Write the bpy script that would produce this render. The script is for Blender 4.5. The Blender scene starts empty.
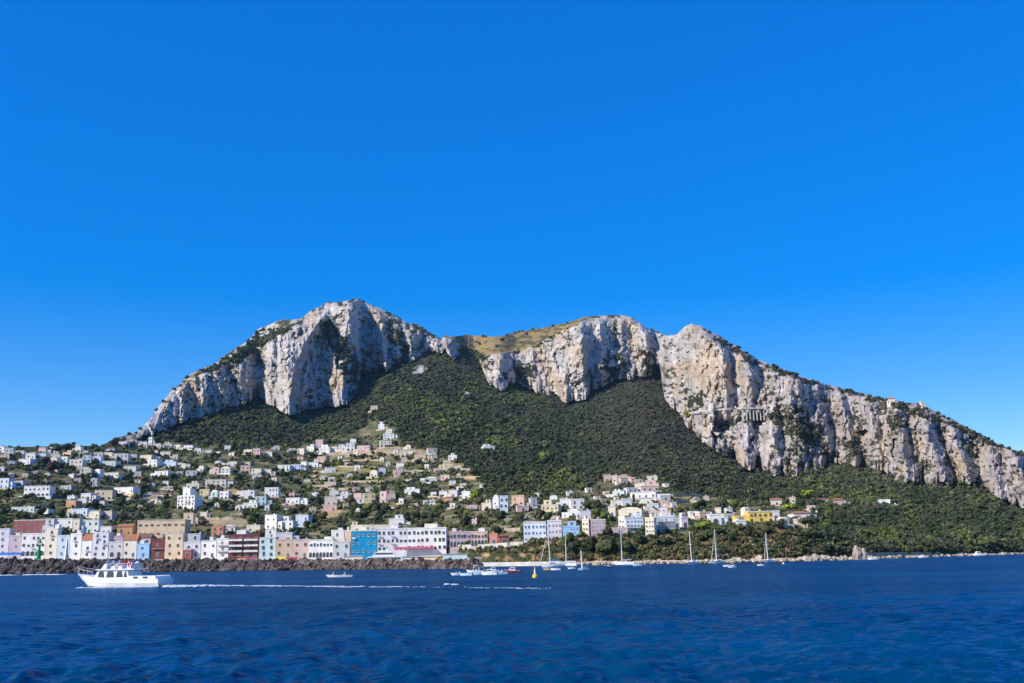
import bpy, math, random
import numpy as np
from mathutils import Matrix, Vector, Euler

random.seed(7); rng = np.random.default_rng(7)
PI = math.pi
scn = bpy.context.scene
COL = scn.collection

# ------------------------------------------------------------------ camera
F = 1000.0; W, H = 1024, 683; CAMZ = 3.0
ROLL = -0.0186
PITCH = math.atan((558.5-341.5)/F)
RM = Matrix.Rotation(PI/2+PITCH, 3, 'X') @ Matrix.Rotation(ROLL, 3, 'Z')
RN = np.array(RM)
cam_d = bpy.data.cameras.new('camera'); cam = bpy.data.objects.new('camera', cam_d); COL.objects.link(cam)
cam_d.sensor_width = 36; cam_d.lens = 36*F/W; cam_d.clip_start = 0.5; cam_d.clip_end = 60000
cam.location = (0, 0, CAMZ); cam.rotation_euler = RM.to_euler()
scn.camera = cam

def ray(px, py):
    px = np.asarray(px, float); py = np.asarray(py, float)
    c = np.stack([(px-W/2)/F, -(py-H/2)/F, -np.ones(np.broadcast(px, py).shape)], -1) if px.shape == py.shape else None
    return c @ RN.T
def unproj(px, py, D):
    px, py, D = np.broadcast_arrays(np.asarray(px, float), np.asarray(py, float), np.asarray(D, float))
    d = ray(px, py)
    return d/d[..., 1:2]*D[..., None] + np.array([0, 0, CAMZ])
def proj(P):
    P = np.asarray(P, float) - np.array([0, 0, CAMZ])
    c = P @ RN
    return W/2 + F*c[..., 0]/-c[..., 2], H/2 - F*c[..., 1]/-c[..., 2]
def py_of(px, D, z):
    px = np.asarray(px, float)
    D = np.broadcast_to(np.asarray(D, float), px.shape); z = np.broadcast_to(np.asarray(z, float), px.shape)
    py = 558.5 - 0.0186*(px-512)
    for _ in range(4):
        p = unproj(px, py, D)
        py = py + (p[..., 2]-z)/D*F
    return py
def V(px, py, D): return Vector(unproj(px, py, D).tolist())
def VZ(px, D, z): return V(px, float(py_of(np.array(float(px)), D, z)), D)

# ------------------------------------------------------------------ noise
_perm = np.random.default_rng(3).permutation(4096)
def _h(ix, iy, iz):
    return _perm[(_perm[(_perm[ix & 4095]+iy) & 4095]+iz) & 4095]
def noise3(x, y, z):
    x, y, z = np.broadcast_arrays(np.asarray(x, float), np.asarray(y, float), np.asarray(z, float))
    ix, iy, iz = (np.floor(a).astype(int) for a in (x, y, z))
    fx, fy, fz = x-ix, y-iy, z-iz
    u, v, w = (t*t*t*(t*(t*6-15)+10) for t in (fx, fy, fz))
    def g(dx, dy, dz):
        h = _h(ix+dx, iy+dy, iz+dz).astype(float)
        a = h*2.39996; c = ((h*0.618034) % 1)*2-1; s = np.sqrt(1-c*c)
        return (np.cos(a)*s*(fx-dx)+np.sin(a)*s*(fy-dy)+c*(fz-dz))
    def L(a, b, t): return a+(b-a)*t
    return 1.5*L(L(L(g(0,0,0), g(1,0,0), u), L(g(0,1,0), g(1,1,0), u), v),
             L(L(g(0,0,1), g(1,0,1), u), L(g(0,1,1), g(1,1,1), u), v), w)
def fbm(x, y, z=0.0, o=4, g=0.5):
    r = 0; a = 1
    for i in range(o):
        r = r + a*noise3(np.asarray(x)*2**i+17.3*i, np.asarray(y)*2**i, np.asarray(z)*2**i+3.1*i); a *= g
    return r
def sstep(a, b, x):
    t = np.clip((x-a)/(b-a), 0, 1); return t*t*(3-2*t)
def ipt(pts):
    a = np.array(pts, float); return lambda x: np.interp(x, a[:, 0], a[:, 1])
def inpoly(x, y, poly):
    r = np.zeros(np.broadcast(x, y).shape, bool); n = len(poly)
    for i in range(n):
        x1, y1 = poly[i]; x2, y2 = poly[(i+1) % n]
        if y1 == y2: continue
        c = ((y1 > y) != (y2 > y)) & (x < (x2-x1)*(y-y1)/(y2-y1)+x1)
        r ^= c
    return r

# ------------------------------------------------------------------ materials
def mat(name, col, rough=0.8, var=0.12, scale=0.6, spec=0.3, bump=0.0, metal=0.0, stain=None):
    m = bpy.data.materials.new(name); m.use_nodes = True; nt = m.node_tree; b = nt.nodes['Principled BSDF']
    b.inputs['Roughness'].default_value = rough; b.inputs['Specular IOR Level'].default_value = spec
    b.inputs['Metallic'].default_value = metal
    tc = nt.nodes.new('ShaderNodeTexCoord'); nz = nt.nodes.new('ShaderNodeTexNoise')
    nz.inputs['Scale'].default_value = scale; nz.inputs['Detail'].default_value = 6
    mp = nt.nodes.new('ShaderNodeMapping'); mp.inputs['Scale'].default_value = (1, 1, 0.45)
    nt.links.new(tc.outputs['Object'], mp.inputs['Vector']); nt.links.new(mp.outputs['Vector'], nz.inputs['Vector'])
    r = nt.nodes.new('ShaderNodeValToRGB'); e = r.color_ramp.elements
    st = stain or tuple(c*(1-2.2*var) for c in col)
    e[0].position = 0.3; e[0].color = (*st, 1); e[1].position = 0.62; e[1].color = (*[min(c*(1+var*.4), .9) for c in col], 1)
    nt.links.new(nz.outputs['Fac'], r.inputs['Fac']); nt.links.new(r.outputs['Color'], b.inputs['Base Color'])
    if bump:
        bp = nt.nodes.new('ShaderNodeBump'); bp.inputs['Strength'].default_value = bump; bp.inputs['Distance'].default_value = 0.1
        nt.links.new(nz.outputs['Fac'], bp.inputs['Height']); nt.links.new(bp.outputs['Normal'], b.inputs['Normal'])
    return m

WALLS = {  # code: (colour word, albedo)
 'W': ('white', (.80,.79,.76)), 'C': ('cream', (.78,.70,.56)), 'P': ('pale pink', (.72,.52,.48)), 'L': ('pale lavender', (.68,.65,.70)),
 'B': ('shaded pale blue', (.60,.68,.77)), 'G': ('pale grey', (.55,.55,.56)), 'Y': ('yellow', (.80,.55,.14)), 'O': ('orange', (.56,.31,.18)),  # pale blue albedo carries the blue skylit shade of white fronts
 'T': ('tan', (.56,.43,.32)), 'S': ('pinkish stone', (.58,.46,.40)), 'U': ('bright blue', (.004,.235,.46)), 'R': ('dark red', (.33,.12,.12)),
 'K': ('sky blue', (.34,.54,.80)), 'M': ('maroon', (.17,.06,.06)), 'V': ('pale yellow', (.78,.64,.38)), 'E': ('peach', (.74,.50,.37)), 'N': ('salmon', (.66,.29,.20)), 'A': ('pale aqua', (.52,.64,.64)),
 'H': ('ochre beige', (.72,.56,.38)), 'I': ('mauve', (.53,.41,.47))}
WM = {k: mat('plaster '+v[0], v[1], .85, .10, .3, .2) for k, v in WALLS.items()}
M = {}
M['glass'] = mat('window glass', (.055,.065,.08), .15, .1, 1, .5)
M['frame'] = mat('painted frame', (.7,.69,.66), .6)
M['green'] = mat('green shutter', (.07,.16,.12), .6); M['bshut'] = mat('blue shutter', (.07,.16,.34), .6); M['brown'] = mat('brown shutter', (.20,.12,.08), .6)
M['tile'] = mat('terracotta tile', (.42,.17,.09), .85, .2, 1.5); M['slab'] = mat('roof slab', (.60,.57,.52), .9)
M['rail'] = mat('iron rail', (.12,.12,.13), .5); M['wood'] = mat('brown door', (.13,.07,.04), .6)
M['gel'] = mat('white boat paint', (.80,.80,.80), .25, .03, .4, .5); M['gelb'] = mat('pale blue boat paint and stern shade', (.42,.60,.75), .3, .03, .4, .5)
M['teak'] = mat('teak deck', (.32,.20,.11), .7); M['navy'] = mat('navy paint', (.015,.03,.10), .4); M['redp'] = mat('red paint', (.62,.03,.03), .4)
M['yel'] = mat('yellow paint', (.85,.55,.02), .45); M['grn'] = mat('green beacon paint', (.0,.34,.08), .5, .12); M['alu'] = mat('pale aluminium', (.72,.72,.70), .4, .03, 1, .5)
M['sail'] = mat('sailcloth', (.72,.72,.70), .8); M['bcan'] = mat('blue canvas', (.03,.22,.62), .75); M['conc'] = mat('pale concrete', (.52,.50,.46), .9, .14, .3, .2)
M['stone'] = mat('dry stone', (.42,.35,.26), .95, .2, .6, .1, .4); M['bould'] = mat('dark boulder', (.072,.064,.061), .95, .28, .5, .1, .6, stain=(.026,.022,.024))
M['bould2'] = mat('brown boulder', (.175,.142,.122), .95, .28, .5, .1, .6, stain=(.05,.038,.036))
M['shore'] = mat('pale shore rock', (.52,.43,.33), .95, .2, .5, .1, .5); M['trunk'] = mat('bark', (.10,.07,.05), .95)
M['ycan'] = mat('yellow canvas', (.78,.72,.05), .75); M['rcan'] = mat('red canvas', (.62,.06,.06), .75); M['ocan'] = mat('orange canvas', (.75,.25,.10), .75)
M['pcan'] = mat('faded red canvas', (.48,.12,.20), .8); M['teal'] = mat('teal sheet roof', (.28,.50,.52), .6); M['wcan'] = mat('white canvas', (.76,.75,.72), .8)
M['rub'] = mat('grey rubber', (.25,.26,.28), .6); M['skin'] = mat('skin', (.50,.29,.20), .6); M['hair'] = mat('dark hair', (.025,.018,.014), .7)
M['sred'] = mat('red shirt', (.68,.02,.03), .8); M['swht'] = mat('white shirt', (.75,.74,.74), .8); M['spnk'] = mat('pink shirt', (.70,.28,.32), .8); M['sblu'] = mat('blue shirt', (.10,.20,.52), .8)
M['road'] = mat('pale roadside wall', (.56,.52,.46), .9)

def attr_mat(name, rough=.9, spec=.15, bump=0, bscale=.3, var=.3, vscale=.5, aniso=1.0):
    m = bpy.data.materials.new(name); m.use_nodes = True; nt = m.node_tree; b = nt.nodes['Principled BSDF']
    b.inputs['Roughness'].default_value = rough; b.inputs['Specular IOR Level'].default_value = spec
    a = nt.nodes.new('ShaderNodeAttribute'); a.attribute_name = 'Col'
    tc = nt.nodes.new('ShaderNodeTexCoord'); mp = nt.nodes.new('ShaderNodeMapping'); mp.inputs['Scale'].default_value = (1, 1, aniso)
    nz = nt.nodes.new('ShaderNodeTexNoise'); nz.inputs['Scale'].default_value = vscale; nz.inputs['Detail'].default_value = 8; nz.inputs['Roughness'].default_value = .6
    nt.links.new(tc.outputs['Object'], mp.inputs['Vector']); nt.links.new(mp.outputs['Vector'], nz.inputs['Vector'])
    mr = nt.nodes.new('ShaderNodeMapRange'); mr.inputs['From Min'].default_value = .3; mr.inputs['From Max'].default_value = .7
    mr.inputs['To Min'].default_value = 1-var; mr.inputs['To Max'].default_value = 1+var
    nt.links.new(nz.outputs['Fac'], mr.inputs['Value'])
    mx = nt.nodes.new('ShaderNodeVectorMath'); mx.operation = 'SCALE'
    nt.links.new(a.outputs['Color'], mx.inputs[0]); nt.links.new(mr.outputs['Result'], mx.inputs['Scale']); nt.links.new(mx.outputs['Vector'], b.inputs['Base Color'])
    if bump:
        n2 = nt.nodes.new('ShaderNodeTexNoise'); n2.inputs['Scale'].default_value = bscale; n2.inputs['Detail'].default_value = 6; n2.inputs['Roughness'].default_value = .65
        nt.links.new(mp.outputs['Vector'], n2.inputs['Vector'])
        bp = nt.nodes.new('ShaderNodeBump'); bp.inputs['Strength'].default_value = 1; bp.inputs['Distance'].default_value = bump
        nt.links.new(n2.outputs['Fac'], bp.inputs['Height']); nt.links.new(bp.outputs['Normal'], b.inputs['Normal'])
    return m
M['terrain'] = attr_mat('hillside', .95, .08, 4.0, .06, .28, .05, .4)
M['leaf'] = attr_mat('foliage', .85, .12, 0, 1, .25, .8)

# ------------------------------------------------------------------ object helpers
def link(o, parent=None):
    COL.objects.link(o)
    if parent: o.parent = parent
    return o
def tag(o, label=None, cat=None, group=None, kind=None):
    if label: o['label'] = label
    if cat: o['category'] = cat
    if group: o['group'] = group
    if kind: o['kind'] = kind
    return o
def empty(name, loc, rz, label, cat, group=None):
    o = bpy.data.objects.new(name, None); link(o); o.location = loc; o.rotation_euler = (0, 0, rz); o.empty_display_size = .5
    return tag(o, label, cat, group)
def child(name, me, parent, loc=(0,0,0), rot=(0,0,0), scale=(1,1,1)):
    o = bpy.data.objects.new(name, me); link(o, parent); o.location = loc; o.rotation_euler = rot; o.scale = scale
    return o
def np_mesh(name, verts, faces, mats, col=None, smooth=False, mi=None):
    me = bpy.data.meshes.new(name); verts = np.asarray(verts, np.float32); faces = np.asarray(faces, np.int32)
    k = faces.shape[1]
    me.vertices.add(len(verts)); me.vertices.foreach_set('co', verts.ravel())
    me.loops.add(faces.size); me.loops.foreach_set('vertex_index', faces.ravel())
    me.polygons.add(len(faces)); me.polygons.foreach_set('loop_start', np.arange(0, faces.size, k, dtype=np.int32))
    if mi is not None: me.polygons.foreach_set('material_index', np.asarray(mi, np.int32))
    me.update(calc_edges=True)
    me.polygons.foreach_set('use_smooth', np.full(len(faces), smooth))
    if col is not None:
        a = me.attributes.new('Col', 'FLOAT_COLOR', 'POINT')
        c = np.ones((len(verts), 4), np.float32); c[:, :3] = col; a.data.foreach_set('color', c.ravel())
    for m in mats: me.materials.append(m)
    return me

class MB:
    def __init__(s): s.v = []; s.f = []; s.m = []
    def add(s, vs, fs, mi=0):
        n = len(s.v); s.v += [tuple(v) for v in vs]; s.f += [tuple(n+i for i in f) for f in fs]; s.m += [mi]*len(fs)
    def box(s, x0, x1, y0, y1, z0, z1, mi=0):
        s.add([(x0,y0,z0),(x1,y0,z0),(x1,y1,z0),(x0,y1,z0),(x0,y0,z1),(x1,y0,z1),(x1,y1,z1),(x0,y1,z1)],
              [(0,3,2,1),(4,5,6,7),(0,1,5,4),(1,2,6,5),(2,3,7,6),(3,0,4,7)], mi)
    def tube(s, p, q, r0, r1=None, n=8, mi=0):
        r1 = r0 if r1 is None else r1; p = Vector(p); q = Vector(q); d = (q-p).normalized()
        a = d.orthogonal().normalized(); b = d.cross(a); vs = []
        for c, r in ((p, r0), (q, r1)):
            for i in range(n):
                t = 2*PI*i/n; vs.append(c+a*(r*math.cos(t))+b*(r*math.sin(t)))
        s.add(vs, [(i, (i+1) % n, n+(i+1) % n, n+i) for i in range(n)]+[tuple(range(n-1,-1,-1)), tuple(range(n, 2*n))], mi)
    def lathe(s, prof, n=12, c=(0,0,0), mi=0):
        vs = [(c[0]+r*math.cos(2*PI*i/n), c[1]+r*math.sin(2*PI*i/n), c[2]+z) for r, z in prof for i in range(n)]
        k = len(prof); fs = [(j*n+i, j*n+(i+1) % n, (j+1)*n+(i+1) % n, (j+1)*n+i) for j in range(k-1) for i in range(n)]
        s.add(vs, fs+[tuple(range(n-1,-1,-1)), tuple(range((k-1)*n, k*n))], mi)
    def prism(s, poly, y0, y1, mi=0):   # polygon in xz, extruded along y
        n = len(poly)
        s.add([(x, y0, z) for x, z in poly]+[(x, y1, z) for x, z in poly],
              [tuple(range(n)), tuple(range(2*n-1, n-1, -1))]+[(i, n+i, n+(i+1) % n, (i+1) % n) for i in range(n)], mi)
    def loft(s, secs, mi=0, caps=True):
        n = len(secs[0]); k = len(secs)
        fs = [(j*n+i, j*n+i+1, (j+1)*n+i+1, (j+1)*n+i) for j in range(k-1) for i in range(n-1)]
        if caps: fs += [tuple(range(n-1,-1,-1)), tuple(range((k-1)*n, k*n))]
        s.add([p for c in secs for p in c], fs, mi)
    def mesh(s, name, *mats, smooth=False):
        me = bpy.data.meshes.new(name); me.from_pydata(s.v, [], s.f); me.polygons.foreach_set('material_index', s.m)
        if smooth: me.polygons.foreach_set('use_smooth', [True]*len(s.f))
        for m in mats: me.materials.append(m)
        me.update(); return me

def ico(sub):
    t = (1+5**.5)/2
    v = [(-1,t,0),(1,t,0),(-1,-t,0),(1,-t,0),(0,-1,t),(0,1,t),(0,-1,-t),(0,1,-t),(t,0,-1),(t,0,1),(-t,0,-1),(-t,0,1)]
    f = [(0,11,5),(0,5,1),(0,1,7),(0,7,10),(0,10,11),(1,5,9),(5,11,4),(11,10,2),(10,7,6),(7,1,8),(3,9,4),(3,4,2),(3,2,6),(3,6,8),(3,8,9),(4,9,5),(2,4,11),(6,2,10),(8,6,7),(9,8,1)]
    v = [tuple(np.array(p)/np.linalg.norm(p)) for p in v]
    for _ in range(sub):
        mid = {}; nf = []
        def mp(a, b):
            k = (min(a,b), max(a,b))
            if k not in mid:
                p = np.array(v[a])+np.array(v[b]); v.append(tuple(p/np.linalg.norm(p))); mid[k] = len(v)-1
            return mid[k]
        for a, b, c in f:
            x, y, z = mp(a,b), mp(b,c), mp(c,a); nf += [(a,x,z),(b,y,x),(c,z,y),(x,y,z)]
        f = nf
    return np.array(v), np.array(f)
ICO1 = ico(1); ICO2 = ico(2)

# ------------------------------------------------------------------ terrain control curves (photo columns)
SKY_ = ipt([(-300,452),(-120,450),(0,447.5),(40,447),(75,446),(100,446.5),(116,438.5),(137,432.5),(153,417),(157,409),(170,393),(192,373.5),(218,361.5),(232,351),(247,342),(258,330),(282,319.5),(300,319.5),(311,311.5),(327,303.5),(342,302.3),(359,298.5),(377,307.5),(399,317),(407,323.5),(417.5,324.8),(430,332.5),(438.5,337),(442,340),(444,335.3),(452,338),(457,336.5),(467,335.3),(483,336.5),(499,337.4),(520,331.4),(544,327.4),(565,323.5),(582,318),(593,316.8),(616,314.6),(630,316.9),(641,323.5),(648,328.7),(653,328.7),(666,336.6),(678,335),(685,327),(691.5,323),(701,327),(722,338),(735,346),(758.6,360),(777,367),(793,375),(822,383),(852,391.7),(890,400.5),(922,405),(940,413.7),(969,428.4),(998,444.5),(1024,452.5),(1120,486),(1264,530)])
B_ = ipt([(-300,455),(-120,453),(0,450.5),(100,449.5),(116,445),(126,443),(137,440.5),(160,431),(190,420),(205,414),(218,411.7),(242,406),(258,400),(270,407),(282,413),(295,415),(319,406),(347,406),(355,398),(361,379),(377,374),(407,363),(423,354),(436,351),(444,354),(455,362),(461,350),(472,352),(479,362),(488,384),(502,392),(515,383),(536,393),(565,402),(586,402),(592,391),(604,385),(622,381),(645,376),(660,372),(665,403),(677,412),(685,425),(698,441),(722,455),(742,466),(777,477),(807,475),(827,465),(869,467),(879,470),(899,483),(937,483.5),(978,483.5),(999,497),(1024,511),(1120,535),(1264,548)])
T_ = ipt([(-300,453.5),(0,449),(100,448),(116,442.5),(122,439),(137,433),(153,417.5),(170,394),(192,375),(218,363),(247,343),(300,321),(359,300),(407,325),(436,338),(444,337),(452,340),(461,345),(474,350),(486,356),(515,351),(539,343),(557,333),(580,322),(592,318),(630,318),(666,338),(691,324),(722,340),(758,362),(852,395),(922,408),(1024,455),(1264,533)])
D0_ = ipt([(-300,640),(0,570),(200,545),(330,525),(450,470),(490,428),(560,400),(720,388),(800,398),(870,430),(950,515),(1024,600),(1264,900)])
D1o_ = ipt([(-300,60),(450,55),(500,38),(700,36),(800,32),(880,26),(1264,26)])
K1_ = ipt([(-300,566),(0,557),(450,553),(478,549),(500,546),(530,541),(600,537),(640,537),(690,534),(740,529),(790,525),(815,536),(850,546),(900,547),(1024,541),(1264,541)])
DB_ = ipt([(-300,900),(0,980),(60,1020),(110,1120),(137,1260),(200,1500),(300,1700),(360,1850),(450,2050),(560,1950),(640,1850),(658,1780),(672,1520),(700,1390),(800,1190),(900,1030),(1024,860),(1264,760)])
U_ = ipt([(-300,440),(100,444),(135,440),(200,444),(240,446),(290,443),(320,437),(350,436),(372,418),(392,424),(402,440),(440,447),(465,462),(480,478),(500,492),(560,494),(592,486),(604,474),(660,475),(680,494),(720,497),(740,500),(780,497),(820,503),(860,540),(1264,560)])

NX = 1260
PX = np.linspace(-240, 1264, NX)
S = SKY_(PX) + fbm(PX/9, 0*PX, 1.7, 4)*1.3 * sstep(90, 160, PX) - .4
Tt = np.maximum(T_(PX), S+.8); Bb = np.maximum(B_(PX)+(fbm(PX/13, 0*PX, 5.2, 4, .6)*5.0-1)*sstep(130, 160, PX), Tt+.8)
D0 = D0_(PX); D1 = D0 + D1o_(PX); K1 = K1_(PX)
k = np.exp(-np.linspace(-3, 3, 13)**2/2); k /= k.sum()
DB = np.convolve(np.pad(DB_(PX), 6, mode='edge'), k, 'valid')
CH = np.maximum(Bb-Tt, 0)                       # cliff height in px
def gsm(a, s):
    r = int(3*s/1.194)+1; kk = np.exp(-(np.arange(-r, r+1)*1.194/s)**2/2); kk /= kk.sum()
    return np.convolve(np.pad(a, r, mode='edge'), kk, 'valid')
BS = gsm(Bb, 30); DBS = gsm(DB_(PX), 30)          # smooth slope under the cliffs
Y0 = py_of(PX, D0, 0.0)
quay = np.where(PX < 470, 2.4, 1.0)
rows_y, rows_D, rows_t = [], [], []
def addrow(y, D, t): rows_y.append(np.array(y)); rows_D.append(np.array(D)); rows_t.append(t)
for z, dd in ((-14, -60), (-4, -12), (-1, -3), (0, 0)): addrow(py_of(PX, D0+dd, z), D0+dd, 0)
for i in range(1, 5):
    t = i/4; DD = D0 + t*np.where(PX < 470, 46, 9)*np.ones(NX); zz = np.where(PX < 470, 2.4*min(1, t*4), 1.0*t)
    addrow(py_of(PX, DD, zz), DD, 1)
ya, Da = rows_y[-1], rows_D[-1]
K1 = np.minimum(K1, ya-.5)
for i in range(1, 25):
    t = i/24; addrow(ya+(K1-ya)*t, Da+(np.maximum(D1, Da+4)-Da)*(.35*t+.65*t**2.2), 2)
ya, Da = rows_y[-1], rows_D[-1]
K1S = gsm(np.array(ya), 20); DAS = gsm(np.array(Da), 20)
def slopeD(y):
    t = np.clip((K1S-y)/(K1S-BS), 0, 1.6); return np.maximum(DAS*(DBS/DAS)**(np.maximum(t, 0)**.92), Da+.5)
NS3 = 180
for i in range(1, NS3+1):
    t = i/NS3; y = ya+(Bb-ya)*t; w = min(1, t*12)
    addrow(y, Da*(1-w)+slopeD(y)*w, 3)
ya, Da = rows_y[-1], rows_D[-1]
DT = gsm(np.array(Da)*(1+.0016*CH)+10, 4); DT = np.maximum(DT, Da+4); DAs = gsm(np.array(Da), 9); DS = DT + (Tt-S)*18 + 12
for i in range(1, 131):
    t = i/130; w = sstep(0, 1, CH*t/np.clip(CH*.35, 3, 20)); Dm = DAs+(DT-DAs)*t
    addrow(ya+(Tt-ya)*t, (Da+(DT-Da)*t)*(1-w)+Dm*w, 4)
ya, Da = rows_y[-1], rows_D[-1]
for i in range(1, 21):
    t = i/20; addrow(ya+(S-ya)*t, Da+(DS-Da)*t, 5)
YG = np.array(rows_y); DG = np.array(rows_D); TG = np.array(rows_t)[:, None]*np.ones_like(YG)
XG = np.broadcast_to(PX, YG.shape)

# green patches that interrupt the rock, and rock outcrops in the green
GREEN = [[(764,413),(802,407),(820,428),(826,449),(808,447),(787,431)],
 [(686,398),(706,392),(699,410),(690,412)], [(318,316),(330,316),(346,345),(368,372),(366,392),(352,396),(341,372),(328,345)],
 [(255,332),(282,321),(303,320),(302,326),(270,341),(247,356),(220,368),(196,378),(192,374),(218,362),(240,349)],
 [(480,345),(486,357),(515,352),(539,344),(557,334),(580,322),(582,317),(520,330),(480,336)], [(457,337),(488,338),(490,360),(476,368),(463,362)],
 [(383,320),(398,318),(406,326),(404,345),(412,350),(404,362),(394,352),(388,330)], [(602,360),(622,352),(628,366),(606,384)], [(640,350),(656,350),(660,372),(644,374)],
 [(512,366),(530,362),(538,380),(520,383)], [(840,440),(858,438),(866,452),(852,462)], [(885,415),(900,412),(906,430),(893,440)], [(702,326),(722,338),(760,361),(800,374),(800,379),(758,366),(722,345)],
 [(800,375),(890,400),(960,424),(1030,454),(1030,460),(960,431),(890,405),(800,380)]]
OUT = [[(413,369),(420,364),(427,369),(422,374),(414,373)], [(463,392),(468,390),(470,395),(465,396)], [(666,336),(676,336),(674,369),(666,371)]]
rock = (TG == 4).astype(float)
wx = fbm(XG/7, YG/7, 8.1, 3)*3; wy = fbm(XG/7, YG/7, 2.6, 3)*3
hit = sstep(2, 8, CH)[None, :]
rock *= np.clip(hit*1.6-.3+.4*fbm(XG/6, YG/6, 4.4, 3), 0, 1) > .5
rock = rock.astype(float)
brk = fbm(XG/5.5, YG/7.5, 61.0, 3)
for gi, g in enumerate(GREEN): rock[inpoly(XG+wx*1.6, YG+wy*1.6, g) & ((brk > -.16) | (gi in (3, 4, 5, 12, 13)))] = 0
for g in OUT: rock[inpoly(XG+wx*.4, YG+wy*.4, g)] = 1
sb = fbm(XG/5, YG/4, 33.3, 4, .6) + .35*fbm(XG/26, YG/22, 12.2, 2)

# relief of the cliffs: ridged vertical ribs in metres
dsc = np.interp(PX, [100, 500, 640, 720, 1024], [1500, 1950, 1850, 1350, 950])[None, :]; UM = XG/F*1450+0*YG; VM = (558.5-YG)/F*1450
def ridged(x, y, z, o=4):
    r = 0; a = 1; s = 0
    for i in range(o):
        r = r + a*(1-2*np.abs(noise3(x*2**i+9*i, y*2**i, z+4.7*i))); s += a; a *= .55
    return r/s
tilt = UM + VM*.22 + 22*fbm(UM/160, VM/160, 3.3, 3)
tilt2 = UM - VM*.10 + 14*fbm(UM/70, VM/90, 6.3, 3)
def facets(x, y, sd_, su, sv, sh):
    ix, iy = np.floor(x).astype(int), np.floor(y).astype(int); best = np.full(x.shape, 1e9); out = np.zeros(x.shape)
    for dx in (-1, 0, 1):
        for dy in (-1, 0, 1):
            cx, cy = ix+dx, iy+dy; r_ = [_h(cx, cy, sd_+7*j)/4096. for j in range(5)]
            px_, py_ = cx+r_[0], cy+r_[1]; d = (x-px_)**2+(y-py_)**2; m_ = d < best; best = np.where(m_, d, best)
            out = np.where(m_, (r_[2]*2-1)*su*(x-px_)+(r_[3]*2-1)*sv*(y-py_)+(r_[4]*2-1)*sh, out)
    return out
wu = fbm(UM/26, VM/30, 15.0, 3); wv = fbm(UM/26, VM/30, 19.0, 3)
rel = 27*ridged(tilt/88, VM/420, 1.1, 3) + 13*ridged(tilt2/33, VM/130, 5.5, 3) + 6*ridged(UM/13+VM/60, VM/40, 2.2, 3)
rel = rel + 15*facets((UM+VM*.15)/46+wu*.3, VM/190+wv*.3, 11, 1.5, .5, .35) + 8*facets((UM-VM*.08)/19+wu*.4, VM/66+wv*.4, 57, 1.5, .6, .35) + 4*facets(UM/8.5+wu, VM/22+wv, 91, 1.5, .8, .4) + 6.5*fbm(UM/8, VM/15, 6.1, 4, .66) + 3.5*ridged(UM/6.5, VM/24, 13.3, 2) + 3*ridged(UM/50, VM/16, 9.1, 3)
rel = rel*1.3
RIDGES = [  # lit edge polyline, metres proud, width left px, width right px
 ([(322,317),(303,345),(292,375),(289,414)],75,34,9), ([(246,350),(249,372),(250,398)],26,18,4), ([(345,368),(341,406)],36,14,6), ([(352,301),(354,337)],36,16,6),
 ([(379,309),(382,335),(385,361)],42,12,8), ([(396,325),(398,354)],28,10,5), ([(446,335),(449,357)],34,4,9), ([(581,322),(583,370)],30,14,6), ([(599,319),(604,386)],64,24,15),
 ([(621,316),(622,362)],30,12,6), ([(646,329),(648,360)],44,14,9), ([(704,331),(722,350),(727,380),(726,412)],62,34,14), ([(752,360),(757,388),(760,408)],48,22,9), ([(530,347),(533,390)],18,12,6), ([(560,336),(563,398)],18,12,6),
 ([(784,372),(790,400)],34,14,7), ([(838,388),(846,420),(856,462)],44,16,7), ([(866,394),(874,430),(884,470)],46,14,8), ([(893,402),(900,440),(909,482)],52,14,10),
 ([(922,408),(930,440),(946,483)],56,14,11), ([(953,422),(960,455),(972,483)],50,13,10), ([(985,437),(994,470),(1004,500)],46,14,9), ([(1016,450),(1026,490),(1036,515)],44,14,10),
 ([(826,420),(832,466)],28,12,6), ([(700,418),(712,446)],22,12,6), ([(735,420),(748,462)],26,14,7), ([(772,435),(786,474)],28,14,7), ([(205,368),(207,414)],16,12,5), ([(222,362),(226,410)],18,12,5), ([(272,340),(270,400)],24,14,5), ([(182,388),(184,422)],14,12,5)]
for pl, A, wl, wr in RIDGES:
    a = np.array(pl, float); xr = np.interp(YG, a[:, 1], a[:, 0]) + fbm(YG/10, 0*YG, a[0,0], 2)*1.5
    d = XG-xr; tri = np.where(d < 0, 1+d/wl, 1-d/wr); fade = sstep(a[0,1]-14, a[0,1]-2, YG)*(1-sstep(a[-1,1]+2, a[-1,1]+14, YG))
    rel = rel + A*np.clip(tri, 0, 1)*fade*1.0
gul = -np.clip((rel-np.median(rel))/55, -1, 1); sb = sb+.36*gul+.10*sstep(700, 760, XG)
rock_s = rock * (1-sstep(.40, .52, sb)*.92)            # scrub in the gullies of the rock
smoothrock = (TG == 4)*hit
# soften ribs at both edges of the cliff band so the foot meets the wood
edge = np.clip((YG-Tt[None, :]+3)/9, 0, 1)*(.4+.6*sstep(-2, 1, (Bb[None, :]-YG)/np.minimum(26, .45*CH+4)[None, :]))
DG = DG - rel*smoothrock*edge*(.9*DG/1400)
DG = DG - (TG == 5)*fbm(UM/30, VM/12, 4.2, 3)*5
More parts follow.
